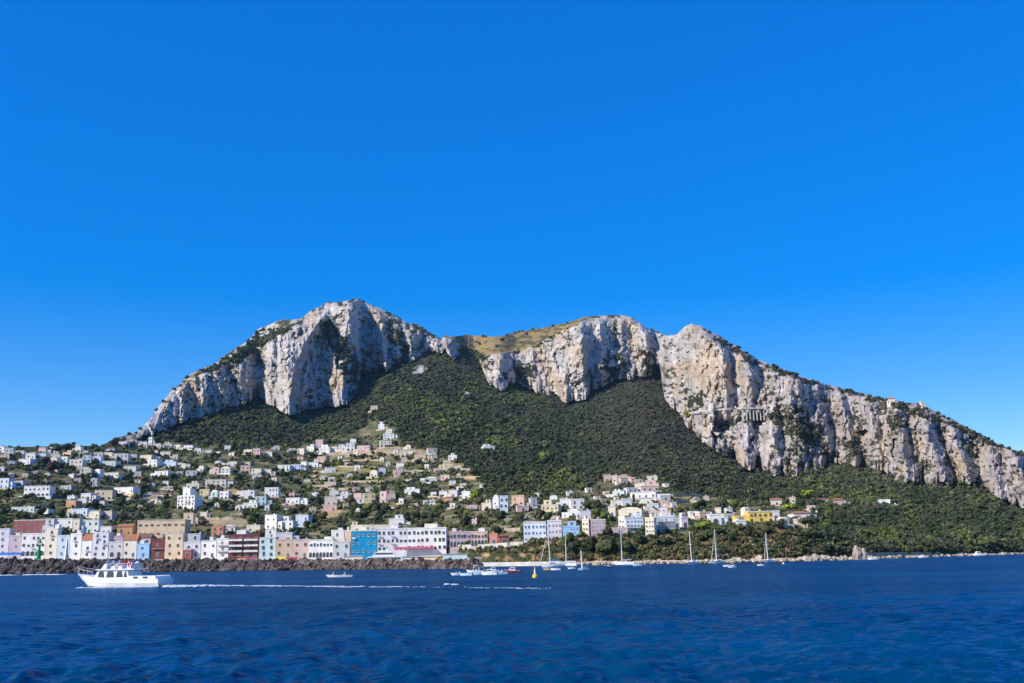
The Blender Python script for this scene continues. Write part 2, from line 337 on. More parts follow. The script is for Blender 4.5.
# terraces and gullies on the planted slope
grel = (TG == 3)
tmask = sstep(-6, 8, YG-U_(XG))*grel
fr = YG/3.6 + fbm(XG/40, YG/40, 6.6, 2)*1.2
st = np.floor(fr)+sstep(.25, .75, fr-np.floor(fr))
dDdy = np.gradient(DG, axis=0)/np.minimum(np.gradient(YG, axis=0), -1e-3)
DG = DG + tmask*.55*(st-fr)*3.6*np.clip(dDdy, -20, 0)
ftop = sstep(0, 30, Bb[None, :]-YG)
DG = DG - grel*(1-tmask)*ftop*sstep(0, 25, U_(XG)-YG+12)*(75*ridged(UM/210+VM/420, VM/800, 7.7, 2) - 20 + 26*fbm(UM/60, VM/90, 1.4, 3))*1.0
DG = DG - (TG == 2)*(2.0*ridged(UM/9, VM/12, 3.9, 3)+1.2*fbm(UM/4, VM/4, 2.0, 3))*sstep(470, 500, XG)
DG[4:] = np.maximum(DG[4:], D0[None, :]+1)
PG = unproj(XG, YG, DG)
# beyond the ridge: plateau falling away behind
back = []
for i, (dd, dz) in enumerate([(25,-1),(60,-5),(110,-14),(180,-32),(280,-70),(420,-130),(620,-230),(900,-380)]):
    q = PG[-1].copy(); sc = (q[:, 1]+dd)/q[:, 1]; q[:, 0] *= sc; q[:, 1] *= sc; q[:, 2] = np.maximum(q[:, 2]+dz*(.3+.7*np.clip((q[:, 2]-60)/300, 0, 1)), -20); back.append(q)
PGA = np.concatenate([PG, np.array(back)]); NR = PGA.shape[0]

# colour of the ground itself
n1 = fbm(XG/14, YG/10, 21.1, 4); n2 = fbm(XG/4, YG/3, 14.5, 3)
rockc = np.array([.41,.385,.36])[None,None]*(1+.20*n1+.12*n2)[..., None]
streak = fbm(UM/5.5, VM/75, 41.0, 4, .6)+.5*fbm(UM/2.6, VM/30, 43.0, 3); rockc = rockc*(1+.30*np.clip(streak, -.9, .5))[..., None]
rtone = sstep(700, 800, XG)[..., None]; rockc = rockc*(1-rtone*(1-np.array([.90,.86,.86])))
warm = sstep(.0, .5, fbm(XG/22, YG/30, 2.9, 3)+.35*np.exp(-((XG-705)/26)**2-((YG-370)/45)**2)*2+.3*np.exp(-((XG-230)/60)**2-((YG-390)/25)**2))
rockc = rockc*(1-warm[..., None]) + warm[..., None]*np.array([.41,.335,.255])*(1+.15*n2)[..., None]
veg = np.array([.050,.058,.030])*(1+.35*n1[..., None])
soil = np.array([.22,.18,.105]); grass = np.array([.092,.104,.042])
tm = sstep(-.25, .45, fbm(XG/12, YG/5, 51.0, 4)+.25*np.sin(fr*2*PI))[..., None]
town = grass*(1+.3*n2[..., None])*(1-tm)+soil*(1+.3*n1[..., None])*tm
ground = veg*(1-tmask[..., None])+town*tmask[..., None]
PATCH = [(330,475,22,3,(.12,.13,.045)),(385,462,20,3,(.14,.14,.05)),(228,515,26,3.5,(.13,.13,.05)),(160,505,16,3,(.11,.12,.045)),(60,475,22,3,(.10,.115,.045)),(50,508,26,3,(.11,.12,.045)),(300,487,26,3,(.12,.125,.045)),(420,468,16,2.5,(.14,.14,.05)),(520,492,22,3,(.11,.125,.045)),(690,506,20,3,(.13,.14,.045)),(255,470,18,2.5,(.11,.12,.045)),(155,495,18,4,(.46,.38,.25)),(232,492,12,4,(.42,.31,.14)),(228,522,26,6,(.40,.31,.19)),(350,453,30,5,(.38,.31,.18)),(395,452,30,6,(.36,.30,.19)),(680,498,24,2.5,(.42,.33,.10)),(705,498,12,2.5,(.42,.34,.12)),(668,507,14,5,(.36,.27,.07)),(468,478,12,3,(.46,.34,.12)),(455,466,14,4,(.30,.24,.1)),(345,470,30,5,(.26,.22,.10)),(330,512,14,6,(.40,.28,.14)),(425,455,14,5,(.36,.28,.17)),(150,500,14,4,(.34,.26,.15)),(620,478,14,5,(.42,.33,.24)),(648,485,14,5,(.42,.33,.25))]
for cx, cy, rx, ry, c in PATCH:
    w = np.exp(-((XG-cx)/rx)**2-((YG-cy)/ry)**2)*1.3+.25*n2; w = (sstep(.45, .75, w)*.85)[..., None]*grel[..., None]; ground = ground*(1-w)+np.array(c)*w
bank = np.array([.27,.175,.095])*(1+.35*n1+.3*n2)[..., None]; bv = sstep(-.15, .25, fbm(XG/9, YG/6, 77.0, 4)+.22+.6*sstep(820, 870, XG))[..., None]
bank = bank*(1-bv)+np.array([.055,.06,.025])*bv
beach = np.array([.50,.45,.38])*(1+.15*n2)[..., None]
gold = sstep(-.3, .3, fbm(XG/10, YG/4, 31.0, 3)+.35*np.exp(-((XG-475)/30)**2))[..., None]; top = np.array([.26,.19,.085])*gold+np.array([.085,.085,.04])*(1-gold)
CC = np.where((TG == 5)[..., None], np.where(((XG > 440) & (XG < 600))[..., None], top, veg), ground)
CC = np.where((TG == 2)[..., None], bank, CC); CC = np.where((TG <= 1)[..., None], beach, CC)
edge5 = ((TG == 5) & ((XG < 440) | (XG > 600)))
rr = np.clip(rock_s + edge5*sstep(-.2, .2, sb*-1+.1)*hit, 0, 1)[..., None]
CC = CC*(1-rr)+rockc*rr
gp = np.zeros(XG.shape, bool)
gp |= inpoly(XG+wx, YG+wy, GREEN[4])
CC = np.where(gp[..., None], top, CC)
CC = np.clip(CC, .015, .7)
CA = np.concatenate([CC, np.repeat(CC[-1:], len(back), 0)])
idx = np.arange(NR*NX).reshape(NR, NX)
quads = np.stack([idx[:-1,:-1], idx[:-1,1:], idx[1:,1:], idx[1:,:-1]], -1).reshape(-1, 4)
ter = bpy.data.objects.new('hillside', np_mesh('hillside', PGA.reshape(-1,3), quads, [M['terrain']], CA.reshape(-1,3))); link(ter); tag(ter, 'limestone mountain with pale cliffs above a green slope and shore', 'mountain', None, 'structure')

def Dt(px, py):
    px = np.atleast_1d(np.asarray(px, float)); py = np.atleast_1d(np.asarray(py, float)); out = np.empty(len(px))
    ci = np.clip(np.round((px-PX[0])/(PX[1]-PX[0])).astype(int), 0, NX-1)
    for i, (c, y) in enumerate(zip(ci, py)):
        out[i] = np.interp(-y, -YG[:, c], DG[:, c])
    return out
def D1t(px, py): return float(Dt([px], [py])[0])
def samp(A, px, py):
    ci = np.clip(np.round((px-PX[0])/(PX[1]-PX[0])).astype(int), 0, NX-1); out = np.empty(len(px))
    for i, (c, y) in enumerate(zip(ci, py)):
        r = np.searchsorted(-YG[:, c], -y); out[i] = A[min(max(r, 0), YG.shape[0]-1), c]
    return out

HAZE = 2.1e-5
# ------------------------------------------------------------------ daylight
SUN_EL, SUN_AZ = math.radians(34), math.radians(58)     # azimuth measured from straight behind the camera towards the left
sd = Vector((-math.sin(SUN_AZ)*math.cos(SUN_EL), -math.cos(SUN_AZ)*math.cos(SUN_EL), math.sin(SUN_EL)))
sl = bpy.data.lights.new('sun', 'SUN'); sl.energy = 4.9; sl.angle = math.radians(.53); sl.color = (1.0, .90, .75)
so = bpy.data.objects.new('sun', sl); link(so); so.rotation_euler = sd.to_track_quat('Z', 'Y').to_euler(); so.location = (-300, -200, 400)
wd = bpy.data.worlds.new('World'); scn.world = wd; wd.use_nodes = True; nt = wd.node_tree
bg = nt.nodes['Background']; sky = nt.nodes.new('ShaderNodeTexSky'); sky.sky_type = 'NISHITA'; sky.sun_disc = False
sky.sun_elevation = SUN_EL; sky.sun_rotation = math.atan2(sd.x, sd.y); sky.altitude = 0
sky.air_density = 1.0; sky.dust_density = .15; sky.ozone_density = 5.0
sp = nt.nodes.new('ShaderNodeSeparateColor'); sp.mode = 'HSV'; cb = nt.nodes.new('ShaderNodeCombineColor'); cb.mode = 'HSV'
nt.links.new(sky.outputs['Color'], sp.inputs['Color'])
def mth(op, a, b_, clamp=False):
    n = nt.nodes.new('ShaderNodeMath'); n.operation = op; n.use_clamp = clamp; nt.links.new(a, n.inputs[0]); n.inputs[1].default_value = b_; return n.outputs[0]
nt.links.new(mth('ADD', sp.outputs[0], .013), cb.inputs[0]); nt.links.new(mth('MULTIPLY', sp.outputs[1], 1.44, True), cb.inputs[1])
nt.links.new(mth('MULTIPLY', mth('POWER', sp.outputs[2], .50), 2.22), cb.inputs[2])
nt.links.new(cb.outputs['Color'], bg.inputs['Color'])
bg.inputs['Strength'].default_value = .15
scn.view_settings.view_transform = 'Standard'; scn.view_settings.look = 'None'; scn.view_settings.exposure = .32; scn.view_settings.gamma = 1
scn.render.engine = 'CYCLES'
scn.cycles.volume_bounces = 0; scn.cycles.max_bounces = 5; scn.cycles.diffuse_bounces = 2; scn.cycles.glossy_bounces = 3; scn.cycles.transparent_max_bounces = 8
scn.cycles.use_denoising = True

# ------------------------------------------------------------------ the sea: one sheet round the viewer out to the horizon
az = np.concatenate([np.linspace(-PI, -.66, 60)[:-1], np.linspace(-.66, .66, 1250), np.linspace(.66, PI, 60)[1:]])
e = np.linspace(0, 1, 420); pr = np.concatenate([[.02], np.geomspace(3, 14, 30)[:-1], 3000/np.linspace(3000/14, 3000/640, 420), np.geomspace(700, 3550, 24)])
A_, R_ = np.meshgrid(az, pr); SX = np.sin(A_)*R_; SY = np.cos(A_)*R_; SZ = np.zeros_like(SX)
wr = np.random.default_rng(11)
cell = np.gradient(pr)[:, None]
gust = .75+.5*fbm(SX/60, SY/60, 3.0, 2)
for i in range(64):
    lam = 0.45*(8/0.45)**(i/63); th = wr.normal(0.9, .65); kk = 2*PI/lam
    amp = .0125*lam**.7*(1.0 if lam < 2.8 else .42)
    ph = wr.uniform(0, 2*PI); fade = np.clip(1.6-cell/lam*2.2, 0, 1)
    a = kk*(SX*math.sin(th)+SY*math.cos(th))+ph
    s = np.sin(a); SZ += amp*fade*gust*(s+.35*(1-np.abs(np.sin(a/2)))*2-.35)
SZ -= .02
idx = np.arange(A_.size).reshape(A_.shape)
q = np.stack([idx[:-1,:-1], idx[1:,:-1], idx[1:,1:], idx[:-1,1:]], -1).reshape(-1, 4)[:, ::-1]
wm = bpy.data.materials.new('sea water'); wm.use_nodes = True; nt = wm.node_tree; b = nt.nodes['Principled BSDF']
b.inputs['Roughness'].default_value = .2; b.inputs['IOR'].default_value = 1.333; b.inputs['Specular IOR Level'].default_value = .07
tc = nt.nodes.new('ShaderNodeTexCoord')
nz = nt.nodes.new('ShaderNodeTexNoise'); nz.inputs['Scale'].default_value = .018; nz.inputs['Detail'].default_value = 3
mp = nt.nodes.new('ShaderNodeMapping'); mp.inputs['Scale'].default_value = (1, 2.2, 1); nt.links.new(tc.outputs['Object'], mp.inputs['Vector']); nt.links.new(mp.outputs['Vector'], nz.inputs['Vector'])
rp = nt.nodes.new('ShaderNodeValToRGB'); rp.color_ramp.elements[0].position = .35; rp.color_ramp.elements[0].color = (.0, .022, .066, 1)
rp.color_ramp.elements[1].position = .65; rp.color_ramp.elements[1].color = (.0, .050, .128, 1)
nt.links.new(nz.outputs['Fac'], rp.inputs['Fac']); nt.links.new(rp.outputs['Color'], b.inputs['Base Color'])
n2 = nt.nodes.new('ShaderNodeTexNoise'); n2.inputs['Scale'].default_value = 1.5; n2.inputs['Detail'].default_value = 5
m2 = nt.nodes.new('ShaderNodeMapping'); m2.inputs['Scale'].default_value = (.7, 1.3, 1); nt.links.new(tc.outputs['Object'], m2.inputs['Vector']); nt.links.new(m2.outputs['Vector'], n2.inputs['Vector'])
bp = nt.nodes.new('ShaderNodeBump'); bp.inputs['Strength'].default_value = 1; bp.inputs['Distance'].default_value = .21
n3 = nt.nodes.new('ShaderNodeTexNoise'); n3.inputs['Scale'].default_value = .35; n3.inputs['Detail'].default_value = 4; nt.links.new(m2.outputs['Vector'], n3.inputs['Vector'])
ad = nt.nodes.new('ShaderNodeMath'); ad.operation = 'MULTIPLY_ADD'; ad.inputs[1].default_value = 4.2; nt.links.new(n3.outputs['Fac'], ad.inputs[0]); nt.links.new(n2.outputs['Fac'], ad.inputs[2])
nt.links.new(ad.outputs['Value'], bp.inputs['Height'])
df = nt.nodes.new('ShaderNodeBsdfDiffuse'); gl = nt.nodes.new('ShaderNodeBsdfGlossy'); gl.inputs['Roughness'].default_value = .2; gl.inputs['Color'].default_value = (.45, .72, 1, 1)
fr_ = nt.nodes.new('ShaderNodeFresnel'); fr_.inputs['IOR'].default_value = 1.33; fm_ = nt.nodes.new('ShaderNodeMath'); fm_.operation = 'MULTIPLY'; fm_.inputs[1].default_value = .6; nt.links.new(fr_.outputs['Fac'], fm_.inputs[0])
mx_ = nt.nodes.new('ShaderNodeMixShader'); nt.links.new(fm_.outputs['Value'], mx_.inputs[0]); nt.links.new(df.outputs[0], mx_.inputs[1]); nt.links.new(gl.outputs[0], mx_.inputs[2]); nt.links.new(rp.outputs['Color'], df.inputs['Color'])
for n_ in (df, gl, fr_): nt.links.new(bp.outputs['Normal'], n_.inputs['Normal'])
nt.links.new(mx_.outputs[0], nt.nodes['Material Output'].inputs['Surface']); nt.nodes.remove(b)
sea = bpy.data.objects.new('sea', np_mesh('sea', np.stack([SX, SY, SZ], -1).reshape(-1, 3), q, [wm], smooth=True)); link(sea); tag(sea, 'deep blue rippled sea in front of the island', 'sea', None, 'structure')

# ------------------------------------------------------------------ sea air
hm = bpy.data.materials.new('sea haze'); hm.use_nodes = True; nt = hm.node_tree; nt.nodes.remove(nt.nodes['Principled BSDF'])
pv = nt.nodes.new('ShaderNodeVolumePrincipled'); pv.inputs['Color'].default_value = (.34, .62, 1, 1); pv.inputs['Density'].default_value = HAZE; pv.inputs['Anisotropy'].default_value = 0
nt.links.new(pv.outputs['Volume'], nt.nodes['Material Output'].inputs['Volume'])
ztop = float(PGA[..., 2].max())+25
v8 = [(x, y, z) for z in (-26, ztop) for x, y in ((-3700,-3700),(3700,-3700),(3700,3900),(-3700,3900))]
hz = bpy.data.objects.new('haze', np_mesh('haze', v8, [(0,3,2,1),(4,5,6,7),(0,1,5,4),(1,2,6,5),(2,3,7,6),(3,0,4,7)], [hm])); link(hz); tag(hz, 'thin pale blue sea haze over the whole bay', 'haze', None, 'stuff')

# ------------------------------------------------------------------ foliage
def crown_proto(seed, lobes, flat, ntri, ts, core=ICO1):
    """unit crown (radius about 1): lumpy leaf clumps round darker cores. returns verts, faces, shade, clump id"""
    r = np.random.default_rng(seed); vs, fs, sh = [], [], []; n = 0
    cs = []
    for i in range(lobes):
        a = 2*PI*i/lobes+r.uniform(-.5, .5); rad = r.uniform(.25, .62) if i else 0
        cs.append((np.array([math.cos(a)*rad, math.sin(a)*rad, (r.uniform(-.25, .55) if i else .25)*flat]), r.uniform(.38, .58), r.uniform(.72, 1.3)))
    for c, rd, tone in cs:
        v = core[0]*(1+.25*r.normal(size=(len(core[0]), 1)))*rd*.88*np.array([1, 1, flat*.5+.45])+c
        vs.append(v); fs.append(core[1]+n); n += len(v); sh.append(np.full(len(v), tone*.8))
        m = max(4, ntri//lobes); d = r.normal(size=(m, 3)); d /= np.linalg.norm(d, axis=1)[:, None]
        p = c+d*rd*r.uniform(.8, 1.22, (m, 1))*np.array([1, 1, flat*.5+.45])
        t1 = np.cross(d, r.normal(size=(m, 3))); t1 /= np.linalg.norm(t1, axis=1)[:, None]; t2 = np.cross(d, t1)+d*r.uniform(-.7, .7, (m, 1))
        s = ts*r.uniform(.6, 1.4, (m, 1))
        tri = np.stack([p+t1*s, p-t1*s*.5+t2*s*.9, p-t1*s*.5-t2*s*.9], 1)
        vs.append(tri.reshape(-1, 3)); fs.append(np.arange(3*m).reshape(-1, 3)+n); n += 3*m
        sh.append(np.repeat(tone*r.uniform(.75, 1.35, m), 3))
    v = np.concatenate(vs); v[:, 2] -= v[:, 2].min()
    return v, np.concatenate(fs), np.concatenate(sh)
LOW = [crown_proto(i, 4, .8, 44, .26, ico(0)) for i in range(7)]
BUSH = [crown_proto(20+i, 3, .7, 24, .32, ico(0)) for i in range(6)]
def mass(name, px, py, size, hues, protos, label, cat, sink=.25, lift=0.0, zs=1.0):
    D = Dt(px, py); P = unproj(px, py, D); VS, FS, CS = [], [], []; n = 0
    which = rng.integers(0, len(protos), len(px))
    for k_, (v, f, sh) in enumerate(protos):
        ii = np.where(which == k_)[0]
        if not len(ii): continue
        a = rng.uniform(0, 2*PI, len(ii)); ca, sa = np.cos(a), np.sin(a); s = size[ii]
        x = (v[None, :, 0]*ca[:, None]-v[None, :, 1]*sa[:, None])*s[:, None]; y = (v[None, :, 0]*sa[:, None]+v[None, :, 1]*ca[:, None])*s[:, None]
        z = v[None, :, 2]*s[:, None]*zs*rng.uniform(.8, 1.25, len(ii))[:, None]
        w = np.stack([x, y, z], -1)+P[ii][:, None, :]; w[..., 2] -= (sink*s)[:, None]
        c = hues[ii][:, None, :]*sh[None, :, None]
        VS.append(w.reshape(-1, 3)); CS.append(c.reshape(-1, 3)); FS.append((f[None]+(np.arange(len(ii))*len(v))[:, None, None]+n).reshape(-1, 3)); n += len(ii)*len(v)
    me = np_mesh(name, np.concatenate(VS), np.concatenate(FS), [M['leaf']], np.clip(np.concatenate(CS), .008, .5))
    o = bpy.data.objects.new(name, me); link(o); tag(o, label, cat, None, 'stuff'); return o
def jgrid(x0, x1, y0, y1, dx, dy):
    gx, gy = np.meshgrid(np.arange(x0, x1, dx), np.arange(y0, y1, dy)); gx = gx+dx*.5*(np.arange(gx.shape[0]) % 2)[:, None]
    return (gx+rng.uniform(-.5, .5, gx.shape)*dx).ravel(), (gy+rng.uniform(-.5, .5, gx.shape)*dy).ravel()
HUE = 1.2*np.array([(.046,.062,.026), (.060,.070,.032), (.036,.052,.024), (.082,.098,.032), (.072,.070,.040), (.052,.056,.034)])
def hues(px, py, n):
    z = 1.9*fbm(px/40, py/22, 5.5, 4)+rng.normal(0, .2, n)
    h = np.empty((n, 3)); t = np.clip((z+.7)/1.4, 0, .999)*5; i = t.astype(int); fr_ = (t-i)[:, None]
    order = np.array([2, 0, 5, 4, 1, 3]); h = HUE[order[i]]*(1-fr_)+HUE[order[np.minimum(i+1, 5)]]*fr_
    lt = rng.random(n) < .05; h[lt] = np.array([.12,.145,.045])*rng.uniform(.7, 1.1, (lt.sum(), 1))
    g = sstep(560, 640, px)*(1-sstep(400, 520, py))
    h = h*(1-g[:, None])+1.15*np.array([.072,.066,.046])*rng.uniform(.75, 1.25, (n, 1))*g[:, None]
    return h
# the wood below the cliffs and down to the shore on the right
gx, gy = jgrid(-60, 1090, 330, 558, 2.9, 2.3)
up = gy < U_(gx)+rng.normal(0, 2, len(gx)); seg = samp(TG, gx, gy); rk = samp(rock, gx, gy)
right = (gx > 810) & (gy > 495)
ok = (gy > SKY_(gx)+1.5) & (rk < .5) & (up | right | (seg >= 4)) & ((seg != 2) | ((gx > 822) & (gy < 553))) & (seg > 1)
ok &= ~((seg == 5) & (gx > 440) & (gx < 602) & (rng.random(len(gx)) < .8)) & ~(inpoly(gx, gy, GREEN[4]) & (rng.random(len(gx)) < .62))
ok &= ~((gx > 560) & (gy > 400) & (rng.random(len(gx)) < .12))
gx, gy = gx[ok], gy[ok]; n = len(gx); Dd = Dt(gx, gy)
sz = (2.2+2.6*rng.random(n)**2+1.4*np.clip(fbm(gx/20, gy/14, 1.2, 2), -.6, 1))*np.where(gy > 470, 1.05, 1)*np.clip(Dd/1000, .62, 1.25)
sz *= np.where((gx > 560) & (gy < 470), .78, 1.0)
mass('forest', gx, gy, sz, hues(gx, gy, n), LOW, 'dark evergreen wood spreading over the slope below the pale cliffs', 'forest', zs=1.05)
# scrub clinging to the cliffs
gx = rng.uniform(100, 1080, 26000); gy = rng.uniform(296, 515, 26000)
rk = samp(rock, gx, gy); sv = samp(sb, gx, gy)+.42*(1-sstep(0, 15, np.interp(gx, PX, Bb)-gy))*(.4+.9*(fbm(gx/6, 0*gx, 3.0, 3)+.5)); ok = (rk > .5) & (sv > .33) & (gy > SKY_(gx)+2); gx, gy = gx[ok], gy[ok]; n = len(gx)
mass('cliff_scrub', gx, gy, rng.uniform(1.2, 3.0, n)*np.clip(Dt(gx, gy)/1400, .6, 1.2), HUE[rng.integers(0, 6, n)]*rng.uniform(.9, 1.2, (n, 1)), BUSH, 'low dark scrub clinging to ledges of the pale cliffs', 'scrub', sink=.5)
# scrub of the gardens, terraces and sea bank
gx, gy = jgrid(-60, 860, 438, 564, 2.4, 1.9); seg = samp(TG, gx, gy)
dens = fbm(gx/13, gy/7, 71.0, 3); bankb = (seg == 2) & (gx > 470)
ok = ((gy > U_(gx)-3) & (seg == 3) & (dens > -.12) & (samp(TG*0+tmask, gx, gy) > .2)) | (bankb & (fbm(gx/9, gy/6, 77.0, 4)+.05 > -.22) & (gy < 560))
ok &= (gy < 553) | (gx > 560)
for cx, cy, rx, ry, c in PATCH: ok &= ((gx-cx)/rx)**2+((gy-cy)/ry)**2 > .55
gx, gy = gx[ok], gy[ok]; n = len(gx); hh = HUE[rng.integers(0, 6, n)]*rng.uniform(.8, 1.5, (n, 1)); lime = rng.random(n) < .16; hh[lime] = np.array([.12,.15,.035])*rng.uniform(.7, 1.1, (lime.sum(), 1))
dry = (samp(TG, gx, gy) == 2) & (rng.random(n) < .35); hh[dry] = np.array([.125,.10,.048])
mass('garden_scrub', gx, gy, rng.uniform(.9, 2.3, n)*np.clip(Dt(gx, gy)/700, .7, 1.6), hh, BUSH, 'green bushes and scrub covering the gardens and terraces between houses', 'scrub', sink=.35)

# ------------------------------------------------------------------ houses
def window_mesh(w, h, fm):
    b = MB(); t = .11
    for x0, x1, z0, z1 in ((-w/2, -w/2+t, 0, h), (w/2-t, w/2, 0, h), (-w/2+t, w/2-t, h-t, h), (-w/2+t, w/2-t, 0, t)): b.box(x0, x1, -.16, .05, z0, z1, 0)
    b.box(-w/2+t, w/2-t, -.05, .05, t, h-t, 1)
    b.box(-.03, .03, -.08, -.05, t, h-t, 0); b.box(-w/2-.12, w/2+.12, -.24, .05, -.10, 0, 2)
    return b.mesh('window', fm, M['glass'], M['slab'])
WIN = {(s, c): window_mesh(*d, M[c]) for s, d in (('n', (1.35, 1.9)), ('w', (2.3, 1.5)), ('t', (1.5, 2.7)), ('s', (.9, 1.0))) for c in ('frame', 'green', 'bshut', 'brown')}
def door_mesh(fm):
    b = MB(); b.box(-.75, .75, -.12, .05, 0, 2.5, 1); b.box(-.6, .6, -.15, -.12, 0, 2.35, 0); return b.mesh('door', fm, M['slab'])
DOOR = {c: door_mesh(M[c]) for c in ('wood', 'bshut', 'green')}
def arch_mesh(w, h):   # arched loggia opening: dark panel painted as its inner shade, with a proud surround
    b = MB(); n = 8; pts = [(-w/2, 0)]+[(w/2*math.cos(PI-PI*i/n), h-w/2+w/2*math.sin(PI*i/n)) for i in range(n+1)]+[(w/2, 0)]
    b.prism(pts, -.04, .1, 0)
    q = 1.16; out = [(x*q, z*1.04) for x, z in pts]; m_ = len(pts)
    b.add([(x, -.16, z) for x, z in pts]+[(x, -.16, z) for x, z in out]+[(x, .05, z) for x, z in out],
          [(i, i+1, m_+i+1, m_+i)[::-1] for i in range(m_-1)]+[(m_+i, m_+i+1, 2*m_+i+1, 2*m_+i)[::-1] for i in range(m_-1)], 1)
    return b.mesh('arch', M['glass'], M['frame'])
ARCH = arch_mesh(2.0, 2.8)
RECTS = []
G1 = 'buildings of the harbour front'; G2 = 'row of buildings above the sea bank'
def sty_ok(s): return s in 'fak'
def house(name, px0, px1, pyt, pyb, code, style, label, cat, group=None, yaw=None, sh=None, nfl=None, D=None, wn=None, roofm=None, ncol=None, depth=None, ground=4.0):
    cx = (px0+px1)/2; yawr = yaw if yaw is not None else random.uniform(-.28, .28)
    Dd = D or D1t(cx, pyb); loc = V(cx, pyb, Dd); Wm = (px1-px0)*Dd/F; Hh = max(2.6, (pyb-pyt)*Dd/F)
    d = depth or max(5.0, min(11.0, Wm*.75)); w = max(3.0, (Wm-d*abs(math.sin(yawr)))/math.cos(yawr)); RECTS.append((px0, px1, pyt, pyb, Dd))
    # the front face stands at the loc
    r = empty(name, loc, yawr, label, cat, group); wm_ = WM[code]; bo = .003*random.random()
    hs_ = Hh if style not in 'gvhz' else Hh*({'g': .74, 'h': .74, 'v': .78, 'z': .62}[style])
    b = MB(); b.box(-w/2, w/2, 0, d, -ground, hs_); child('wall', b.mesh('wall', wm_), r)
    b = MB(); rm = roofm or 'slab'
    if style in 'gh':
        e_ = .45; zr = Hh; g = d*.5 if style == 'g' else 0
        if style == 'g':   # ridge along x or towards the viewer
            if w > d: b.add([(-w/2-e_,-e_,hs_),(w/2+e_,-e_,hs_),(w/2+e_,d+e_,hs_),(-w/2-e_,d+e_,hs_),(-w/2-e_,d/2,zr),(w/2+e_,d/2,zr)], [(0,1,5,4),(2,3,4,5),(1,2,5),(3,0,4),(3,2,1,0)])
            else: b.add([(-w/2-e_,-e_,hs_),(w/2+e_,-e_,hs_),(w/2+e_,d+e_,hs_),(-w/2-e_,d+e_,hs_),(0,-e_,zr),(0,d+e_,zr)], [(0,4,5,3),(1,2,5,4),(0,1,4),(2,3,5),(3,2,1,0)])
        else:
            k_ = min(w, d)*.42; b.add([(-w/2-e_,-e_,hs_),(w/2+e_,-e_,hs_),(w/2+e_,d+e_,hs_),(-w/2-e_,d+e_,hs_),(-w/2+k_,d/2,zr),(w/2-k_,d/2,zr)], [(0,1,5,4),(2,3,4,5),(1,2,5),(3,0,4),(3,2,1,0)])
        rf = child('roof', b.mesh('roof', M[roofm or 'tile']), r)
    elif style == 'v':
        b.box(-w/2-.15, w/2+.15, -.15, d+.15, hs_, hs_+.25)
        n = 8; hv = Hh-hs_-.25; cw = w*.42
        pts = [(cw*math.cos(PI-PI*i/n), hs_+.25+hv*math.sin(PI*i/n)) for i in range(n+1)]
        b.prism(pts, .6, d-.6); rf = child('roof', b.mesh('roof', WM['C' if code != 'W' else 'W']), r)
    else:
        e_ = .14; p = .22; ph = .62
        b.box(-w/2-e_, w/2+e_, -e_, d+e_, hs_, hs_+.18)
        for x0, x1, y0, y1 in ((-w/2-e_, w/2+e_, -e_, p-e_), (-w/2-e_, w/2+e_, d+e_-p, d+e_), (-w/2-e_, -w/2-e_+p, p-e_, d+e_-p), (w/2+e_-p, w/2+e_, p-e_, d+e_-p)): b.box(x0, x1, y0, y1, hs_+.18, hs_+ph)
        rf = child('roof', b.mesh('roof', wm_ if roofm is None and random.random() < .7 else M[roofm or 'slab']), r)
        if style == 'z':
            b = MB(); x0 = -w/2+w*random.uniform(.05, .4); x1 = x0+w*random.uniform(.38, .55); b.box(x0, x1, d*.3, d-.3, hs_+.18, Hh); u = child('upper_floor', b.mesh('upper_floor', wm_), r)
            child('window', WIN['n', 'frame'], u, ((x0+x1)/2, d*.3, hs_+.9), (0,0,0), (1, 1, min(1, (Hh-hs_-1.2)/2)) if Hh-hs_ > 2 else (1, 1, .5))
        elif random.random() < .5:
            b = MB(); cxh = random.uniform(-w*.35, w*.35); b.box(cxh-.35, cxh+.35, d*.5, d*.5+.6, hs_+.18, hs_+1.5); b.box(cxh-.45, cxh+.45, d*.5-.1, d*.5+.7, hs_+1.5, hs_+1.65); child('chimney', b.mesh('chimney', wm_, ), rf)
    # a lower wing and a walled terrace make up most hillside houses
    if name == 'house' and random.random() < .62 and w > 4:
        sg = random.choice([-1, 1]); ww = w*random.uniform(.3, .6); wh = hs_*random.uniform(.45, .75); b = MB(); x0 = sg*w/2+(0 if sg > 0 else -ww)-sg*.1; b.box(x0, x0+ww, .9, d*.85, -ground, wh); b.box(x0-.1, x0+ww+.1, .8, d*.85+.1, wh, wh+.3)
        wg = child('wing', b.mesh('wing', WM[random.choice([code, code, 'W', 'C'])]), r); child('window', WIN['n' if wh > 3 else 's', 'frame'], wg, (x0+ww/2, .9, max(.3, wh*.3)), (0,0,0), (.9, 1, min(1, wh/3.2)))
    if name in ('house', 'villa') and random.random() < .5:
        ex = w*random.uniform(.1, .45); b = MB(); b.box(-w/2-ex, w/2+ex*.6, -2.6, -.02, -ground, -.15); b.box(-w/2-ex, w/2+ex*.6, -2.6, -2.38, -.15, .75)
        child('terrace', b.mesh('terrace', WM[random.choice(['W', 'C', 'S', 'H'])]), r)
    if group == G1 or group == G2:
        if random.random() < .6 and sty_ok(style):
            b = MB(); x0 = random.uniform(-.45, .1)*w; b.box(x0, x0+w*random.uniform(.2, .38), d*.35, d-.5, hs_+.19, hs_+random.uniform(1.8, 2.9)); child('roof_room', b.mesh('roof_room', WM[random.choice([code, 'W', 'C'])]), rf)
    # openings
    nf = nfl or max(1, int(round(hs_/3.9))); fh = hs_/nf; shc = sh or random.choice(['frame', 'green', 'brown', 'bshut'])
    nc = ncol or max(1, min(9, int(w/3.8))); knd = wn or ('n' if fh > 2.6 else 's')
